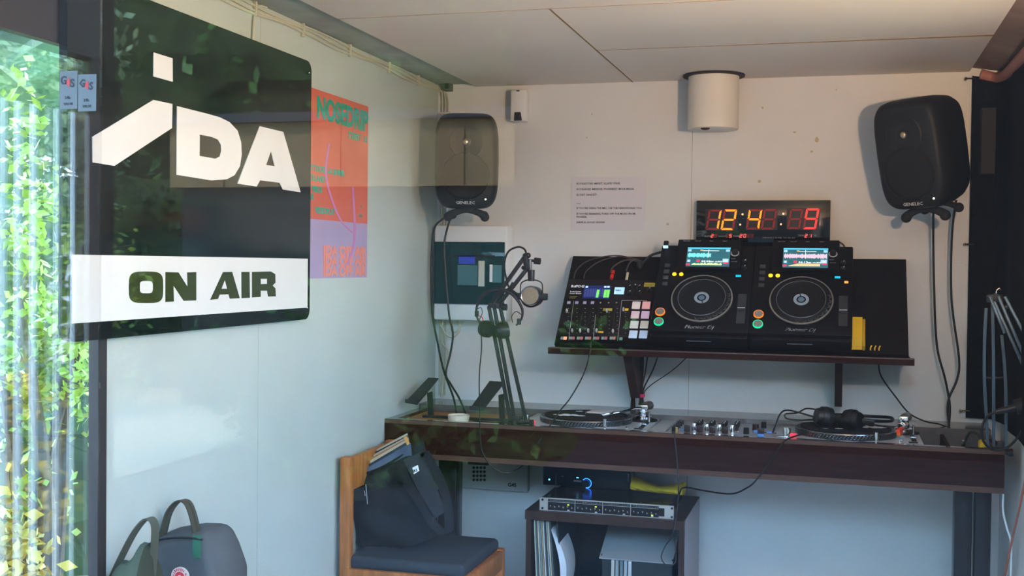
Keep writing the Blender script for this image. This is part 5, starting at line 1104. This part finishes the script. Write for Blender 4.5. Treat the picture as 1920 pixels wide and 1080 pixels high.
# open box inside cabinet
t = thing('storage_tray', 'pale translucent box standing on the cabinet shelf', 'box', (-.70, 4.25, .285))
PB = mat('pale_box', (.32, .36, .38), .3, alpha=1)
a = atY(1127, 1010, 4.12); b = atY(1262, 1055, 4.12)
m = MB(); m.bb((a.x, 4.12, b.z-.10), (b.x, 4.124, b.z-.005)); m.bb((a.x, 4.12, b.z-.10), (a.x+.004, 4.40, b.z+.01)); m.bb((b.x-.004, 4.12, b.z-.10), (b.x, 4.40, b.z+.01)); m.bb((a.x, 4.396, b.z-.10), (b.x, 4.40, b.z+.02)); m.build('box_walls', mat('box_dark', (.03, .04, .045), .3), t, smooth=False)
m = MB(); m.mesh([(a.x-.004, 4.11, b.z), (b.x, 4.11, b.z), (b.x, 4.30, b.z+.09), (a.x-.004, 4.30, b.z+.09), (a.x-.004, 4.11, b.z-.004), (b.x, 4.11, b.z-.004), (b.x, 4.30, b.z+.086), (a.x-.004, 4.30, b.z+.086)], [(0, 1, 2, 3), (7, 6, 5, 4), (0, 4, 5, 1), (1, 5, 6, 2), (2, 6, 7, 3), (3, 7, 4, 0)]); m.build('lid', PB, t, smooth=False)
for k in range(5):
    p = atY(1146+k*8, 1062, 4.10); o = MB().bb((p.x, 4.10, .286), (p.x+.011, 4.118, b.z-.004)).build('cd_case', mat('cd', [(.5, .5, .45), (.3, .35, .35), (.15, .2, .22), (.35, .42, .45), (.5, .55, .56)][k], .4), smooth=False)
    tag(o, ['cream disc case standing in the cabinet, leftmost', 'grey disc case second in the cabinet row', 'dark disc case in the middle of the cabinet row', 'blue grey disc case in the cabinet row', 'pale disc case at the right end of the cabinet row'][k], 'disc case', 'disc cases in the cabinet')

# ------------------------------------------------------------------ chair with the record bag
sx0, sx1, sy0_, sy1_ = -1.560, -1.125, 3.52, 3.94; sz = .50
t = thing('wooden_chair', 'orange wooden chair with a dark cushion carrying the record bag', 'chair', ((sx0+sx1)/2, (sy0_+sy1_)/2, 0))
for x, y, top in ((sx0+.012, sy0_+.016, .86), (sx0+.012, sy1_-.016, .86), (sx1-.016, sy0_+.016, sz), (sx1-.016, sy1_-.016, sz)):
    MB().bb((x-.018, y-.018, 0), (x+.018, y+.018, top), bev=.004).build('leg', WOOD, t)
for a, b in (((sx0, sy0_-.004, sz-.07), (sx1, sy0_+.02, sz-.003)), ((sx0, sy1_-.02, sz-.07), (sx1, sy1_, sz-.003)), ((sx1-.022, sy0_, sz-.07), (sx1+.001, sy1_, sz-.003)), ((sx0, sy0_, sz-.07), (sx0+.02, sy1_, sz-.003))):
    MB().bb(a, b, bev=.003).build('seat_rail', WOOD, t)
MB().box(((sx0+sx1)/2+.0, (sy0_+sy1_)/2+.0, sz+.014), (sx1-sx0-.03, sy1_-sy0_-.02, .045), bev=.018, seg=4).build('cushion', mat('cushion_dark', (.030, .038, .048), .8, bump=.5), t)
MB().box((sx0+.012, (sy0_+sy1_)/2, .80), (.022, sy1_-sy0_, .11), bev=.006).build('back_rest', WOOD, t)
# the bag
BAGM = mat('black_canvas', (.016, .018, .022), .85, bump=.5, bscale=300, noise=.35, nscale=5)
yb0, yb1 = 3.63, 3.78
t = thing('record_bag', 'black canvas bag full of records leaning on the chair back', 'bag', (-1.34, 3.7, sz+.03))
TLc, TRc, BRc, BLc = (641, 897), (784, 832), (815, 1010), (668, 1052)
vs, fs = [], []; nu, nv = 22, 22
def bagpt(u, v, side):
    x = (1-v)*((1-u)*BLc[0]+u*BRc[0])+v*((1-u)*TLc[0]+u*TRc[0]); y = (1-v)*((1-u)*BLc[1]+u*BRc[1])+v*((1-u)*TLc[1]+u*TRc[1])
    y -= -16*sin(pi*u)*v*(v > .8)*(v-.8)*5*.9
    p = atY(x, y, 3.68); bul = .055*(sin(pi*u)**.5)*(sin(pi*min(1, v*.85+.08))**.5)+.012*sin(u*11+v*5)*sin(v*8+1.5)
    p.y = 3.72+side*(.018+bul*(1 if side < 0 else .6)); p.z = max(p.z, sz+.034)
    return p
for side in (-1, 1):
    off = len(vs)
    for i in range(nu+1):
        for j in range(nv+1): vs.append(bagpt(i/nu, j/nv, side))
    for i in range(nu):
        for j in range(nv):
            q = off+i*(nv+1)+j; fs.append((q, q+1, q+nv+2, q+nv+1))
n0 = (nu+1)*(nv+1)
for i in range(nu):
    q = i*(nv+1); fs.append((q, q+nv+1, q+nv+1+n0, q+n0))
for j in range(nv):
    fs.append((j, j+1, j+1+n0, j+n0)); q = nu*(nv+1)+j; fs.append((q, q+1, q+1+n0, q+n0))
MB().mesh(vs, fs).build('bag_body', BAGM, t)
hem = [bagpt(i/14, 1, -1)+V((0, -.003, .002)) for i in range(15)]
MB().tube(hem, .004, 7, 2).build('hem', BAGM, t)
for pts in ([(752, 868), (762, 900), (790, 945), (815, 985), (838, 1000), (842, 975), (836, 930), (815, 880), (795, 848)], ):
    MB().ribbon([atY(x, y, 3.60) for x, y in pts], (.030, 0, .012), .004, 5).build('strap', BAGM, t)
MB().prism([atY(756, 862, 3.598), atY(792, 846, 3.598), atY(836, 958, 3.598), atY(812, 975, 3.598)], (0, .006, 0)).build('strap_flap', mat('canvas_light', (.022, .026, .031), .8, bump=.4), t, smooth=False)
pl = [atY(773, 877, 3.594), atY(783, 872, 3.594), atY(785.5, 883, 3.594), atY(776, 889.5, 3.594)]; MB().prism(pl, (0, .003, 0)).build('tag', WHP, t, smooth=False)
text('lettering', [('IKI', 0, 0, .012, 1.1, .03)], M.Translation(atY(775, 886, 3.5925)) @ M.Rotation(.42, 4, 'Y').inverted() @ BACK((0, 0, 0)), INK, t)
for (x, y), (x2, y2) in (((686, 908), (689, 945)), ((683, 920), (685, 930))):
    MB().bar(atY(x, y, 3.64), atY(x2, y2, 3.64), .002, .002).build('stitching', GRYP, t)
MB().prism([atY(655, 915, 3.655), atY(682, 913, 3.65), atY(684, 938, 3.65), atY(657, 940, 3.655)], (0, .01, 0)).build('patch_pocket', mat('canvas_patch', (.03, .033, .036), .85), t, smooth=False)
MB().bar(atY(710, 1048, 3.615), atY(720, 1056, 3.615), .002, .003).build('stitching', WHP, t)
# records sticking out of the bag
rc = [((658, 868), (764, 812), (.58, .48, .34)), ((662, 869), (766, 815), (.04, .03, .03)), ((666, 871), (764, 818), (.50, .44, .34)), ((670, 873), (766, 820), (.45, .20, .07)), ((674, 875), (766, 822), (.60, .50, .36)), ((679, 878), (767, 826), (.035, .04, .06)), ((684, 880), (770, 830), (.10, .13, .20))]
for k, (l, r_, c) in enumerate(rc):
    yk_ = 3.765-.014*k; A1, A2 = atY(*l, yk_), atY(*r_, yk_); dn = V((.035, 0, -.26)); A3 = A2+dn; A4 = A1+dn
    A3.z = max(A3.z, .545); A4.z = max(A4.z, .545)
    o = MB().prism([A1, A2, A3, A4], (0, -.004, 0)).build('record', mat('bag_record', c, .5, noise=.5 if k == 6 else .15, nscale=7), smooth=False)
    tag(o, ['cream edged record at the very back of the bag', 'black record second from the back in the bag', 'pale record third from the back in the bag', 'orange record in the middle of the bag', 'cream record just in front of the orange one in the bag', 'dark navy record second from the front in the bag', 'front record in the bag with a blue and purple cover'][k], 'record', 'records sticking out of the bag')
p = [atY(757, 820, 3.674), atY(762, 818, 3.674), atY(768, 832, 3.674), atY(763, 835, 3.674)]; tag(MB().prism(p, (0, .003, 0)).build('cover_strip', mat('orange_strip', (.60, .30, .08), .6), smooth=False), 'orange printed strip at the corner of the front record', 'label strip')

# ------------------------------------------------------------------ backpack at the lower left on a stool
yb_ = 2.50; K = lambda px, py, y=yb_: atY(px, py, y)
st = thing('stool', 'low wooden bench seat under the grey backpack and dark cloth', 'stool', (-1.32, 2.45, 0))
MB().bb((-1.56, 2.14, .50), (-1.10, 2.76, .53), bev=.006).build('seat', WOOD, st)
for x in (-1.52, -1.13):
    for y in (2.18, 2.72): MB().bb((x-.018, y-.018, 0), (x+.018, y+.018, .5)).build('leg', WOOD, st)
t = thing('backpack', 'grey backpack with two tall strap handles and a round red badge', 'backpack', (-1.3, 2.55, .53))
BPM = mat('backpack_grey', (.085, .090, .095), .75, noise=.3, nscale=6, bump=.4, bscale=300)
prof = [(250, 1085), (255, 1040), (275, 1018), (300, 1008), (330, 1004), (358, 1005), (376, 1009), (392, 1040), (404, 1072), (408, 1085)]
fr = [K(x, y, 2.46) for x, y in prof]; low = [V((fr[-1].x+.002, 2.46, .532)), V((fr[0].x, 2.46, .532))]
pts = fr+low; vs, fs = [], []; n = len(pts); cxm = sum((p.x for p in pts))/n
for (dy, sc_, dz) in ((0, .90, -.012), (.02, .98, 0), (.09, 1.0, .006), (.15, .96, 0), (.17, .85, -.02)):
    for p in pts: vs.append((cxm+(p.x-cxm)*sc_, p.y+dy, max(.532, p.z+dz)))
for a_ in range(4):
    for i in range(n): fs.append((a_*n+i, a_*n+(i+1) % n, (a_+1)*n+(i+1) % n, (a_+1)*n+i))
fs += [tuple(range(n))[::-1], tuple(range(4*n, 5*n))]
o = MB().mesh(vs, fs).build('bag_body', BPM, t); md = o.modifiers.new('b', 'BEVEL'); md.width = .012; md.segments = 3
HM = mat('handle_webbing', (.055, .048, .028), .8)
MB().ribbon([K(296, 1045), K(306, 1000), K(316, 963), K(330, 943), K(342, 938), K(354, 946), K(364, 975), K(370, 1010), K(370, 1050)], (.006, .024, 0), .003, 5).build('handle', HM, t)
MB().ribbon([K(296, 1045), K(306, 1000), K(316, 963), K(330, 943), K(342, 938), K(354, 946), K(364, 975), K(370, 1010), K(370, 1050)], (.014, .0, 0), .003, 5).build('handle_edge', HM, t)
MB().ribbon([K(205, 1092, 2.28), K(212, 1078, 2.28), K(230, 1040, 2.28), K(250, 1002, 2.28), K(268, 978, 2.28), K(280, 972, 2.28), K(289, 980, 2.28), K(291, 1000, 2.28), K(288, 1040, 2.28), K(284, 1092, 2.28)], (.014, .010, .004), .004, 5).build('handle', HM, t)
MB().tube([K(262, 1030, 2.455), K(300, 1012, 2.45), K(345, 1008, 2.45), K(380, 1012, 2.455)], .003, 6, 5).build('zip', BLKM, t)
MB().box(K(369, 1025, 2.455), (.022, .006, .055), bev=.002).build('webbing_tab', mat('green_webbing', (.03, .12, .07), .7), t)
lc = K(337, 1082, 2.452)
MB().lathe([(.0235, -.002), (.0235, .003), (.001, .0035)], (lc.x, 2.455, lc.z), 40, 'y').build('badge', mat('badge_white', (.72, .62, .56), .6), t)
RB = mat('badge_red', (.72, .04, .05), .6)
sw_ = 'FJ\u00c4LLR\u00c4VEN K\u00c5NKEN '
bmx = bmesh.new()
for i, ch in enumerate(sw_):
    if ch == ' ': continue
    a_ = radians(218-i*17.5); me = textmesh([(ch, 0, 0, .0082, 1, .03, 0, 'CENTER')], BACK((lc.x, 2.4513, lc.z)) @ M.Rotation(a_-pi/2, 4, 'Z') @ M.Translation((0, .0155, 0)), .0002); bmx.from_mesh(me); bpy.data.meshes.remove(me)
me = bpy.data.meshes.new('l'); bmx.to_mesh(me); bmx.free(); link('badge_lettering', me, RB, t)
TB = BACK((lc.x, 2.4513, lc.z))
shape('badge_emblem', [[(.013*cos(radians(a_)), .013*sin(radians(a_))) for a_ in range(-40, 231, 15)]+[(.006*cos(radians(a_)), -.001+.006*sin(radians(a_))) for a_ in range(230, -41, -15)]], TB, RB, t, .0003)
# dark cloth lying beside the backpack
vs, fs = [], []; 
for i in range(15):
    for j in range(11):
        u, v = i/14, j/10; p = K(190+u*85, 1082, 2.25); vs.append((p.x, 2.20+v*.16, .535+max(0, (min(1, u*6)*(.25+.09*u)*min(1, (1.03-u)*9)*(.35+.65*sin(pi*v)))*(1+.03*sin(u*13+v*9)))))
for i in range(14):
    for j in range(10): q = i*11+j; fs.append((q, q+1, q+12, q+11))
me = bpy.data.meshes.new('dark_jacket'); me.from_pydata(vs, [], fs); o = link('dark_jacket', me, mat('olive_cloth', (.035, .04, .02), .9, noise=.4, nscale=9), None, True); o.modifiers.new('s', 'SOLIDIFY').thickness = .006
tag(o, 'crumpled dark olive cloth heaped left of the backpack', 'cloth')
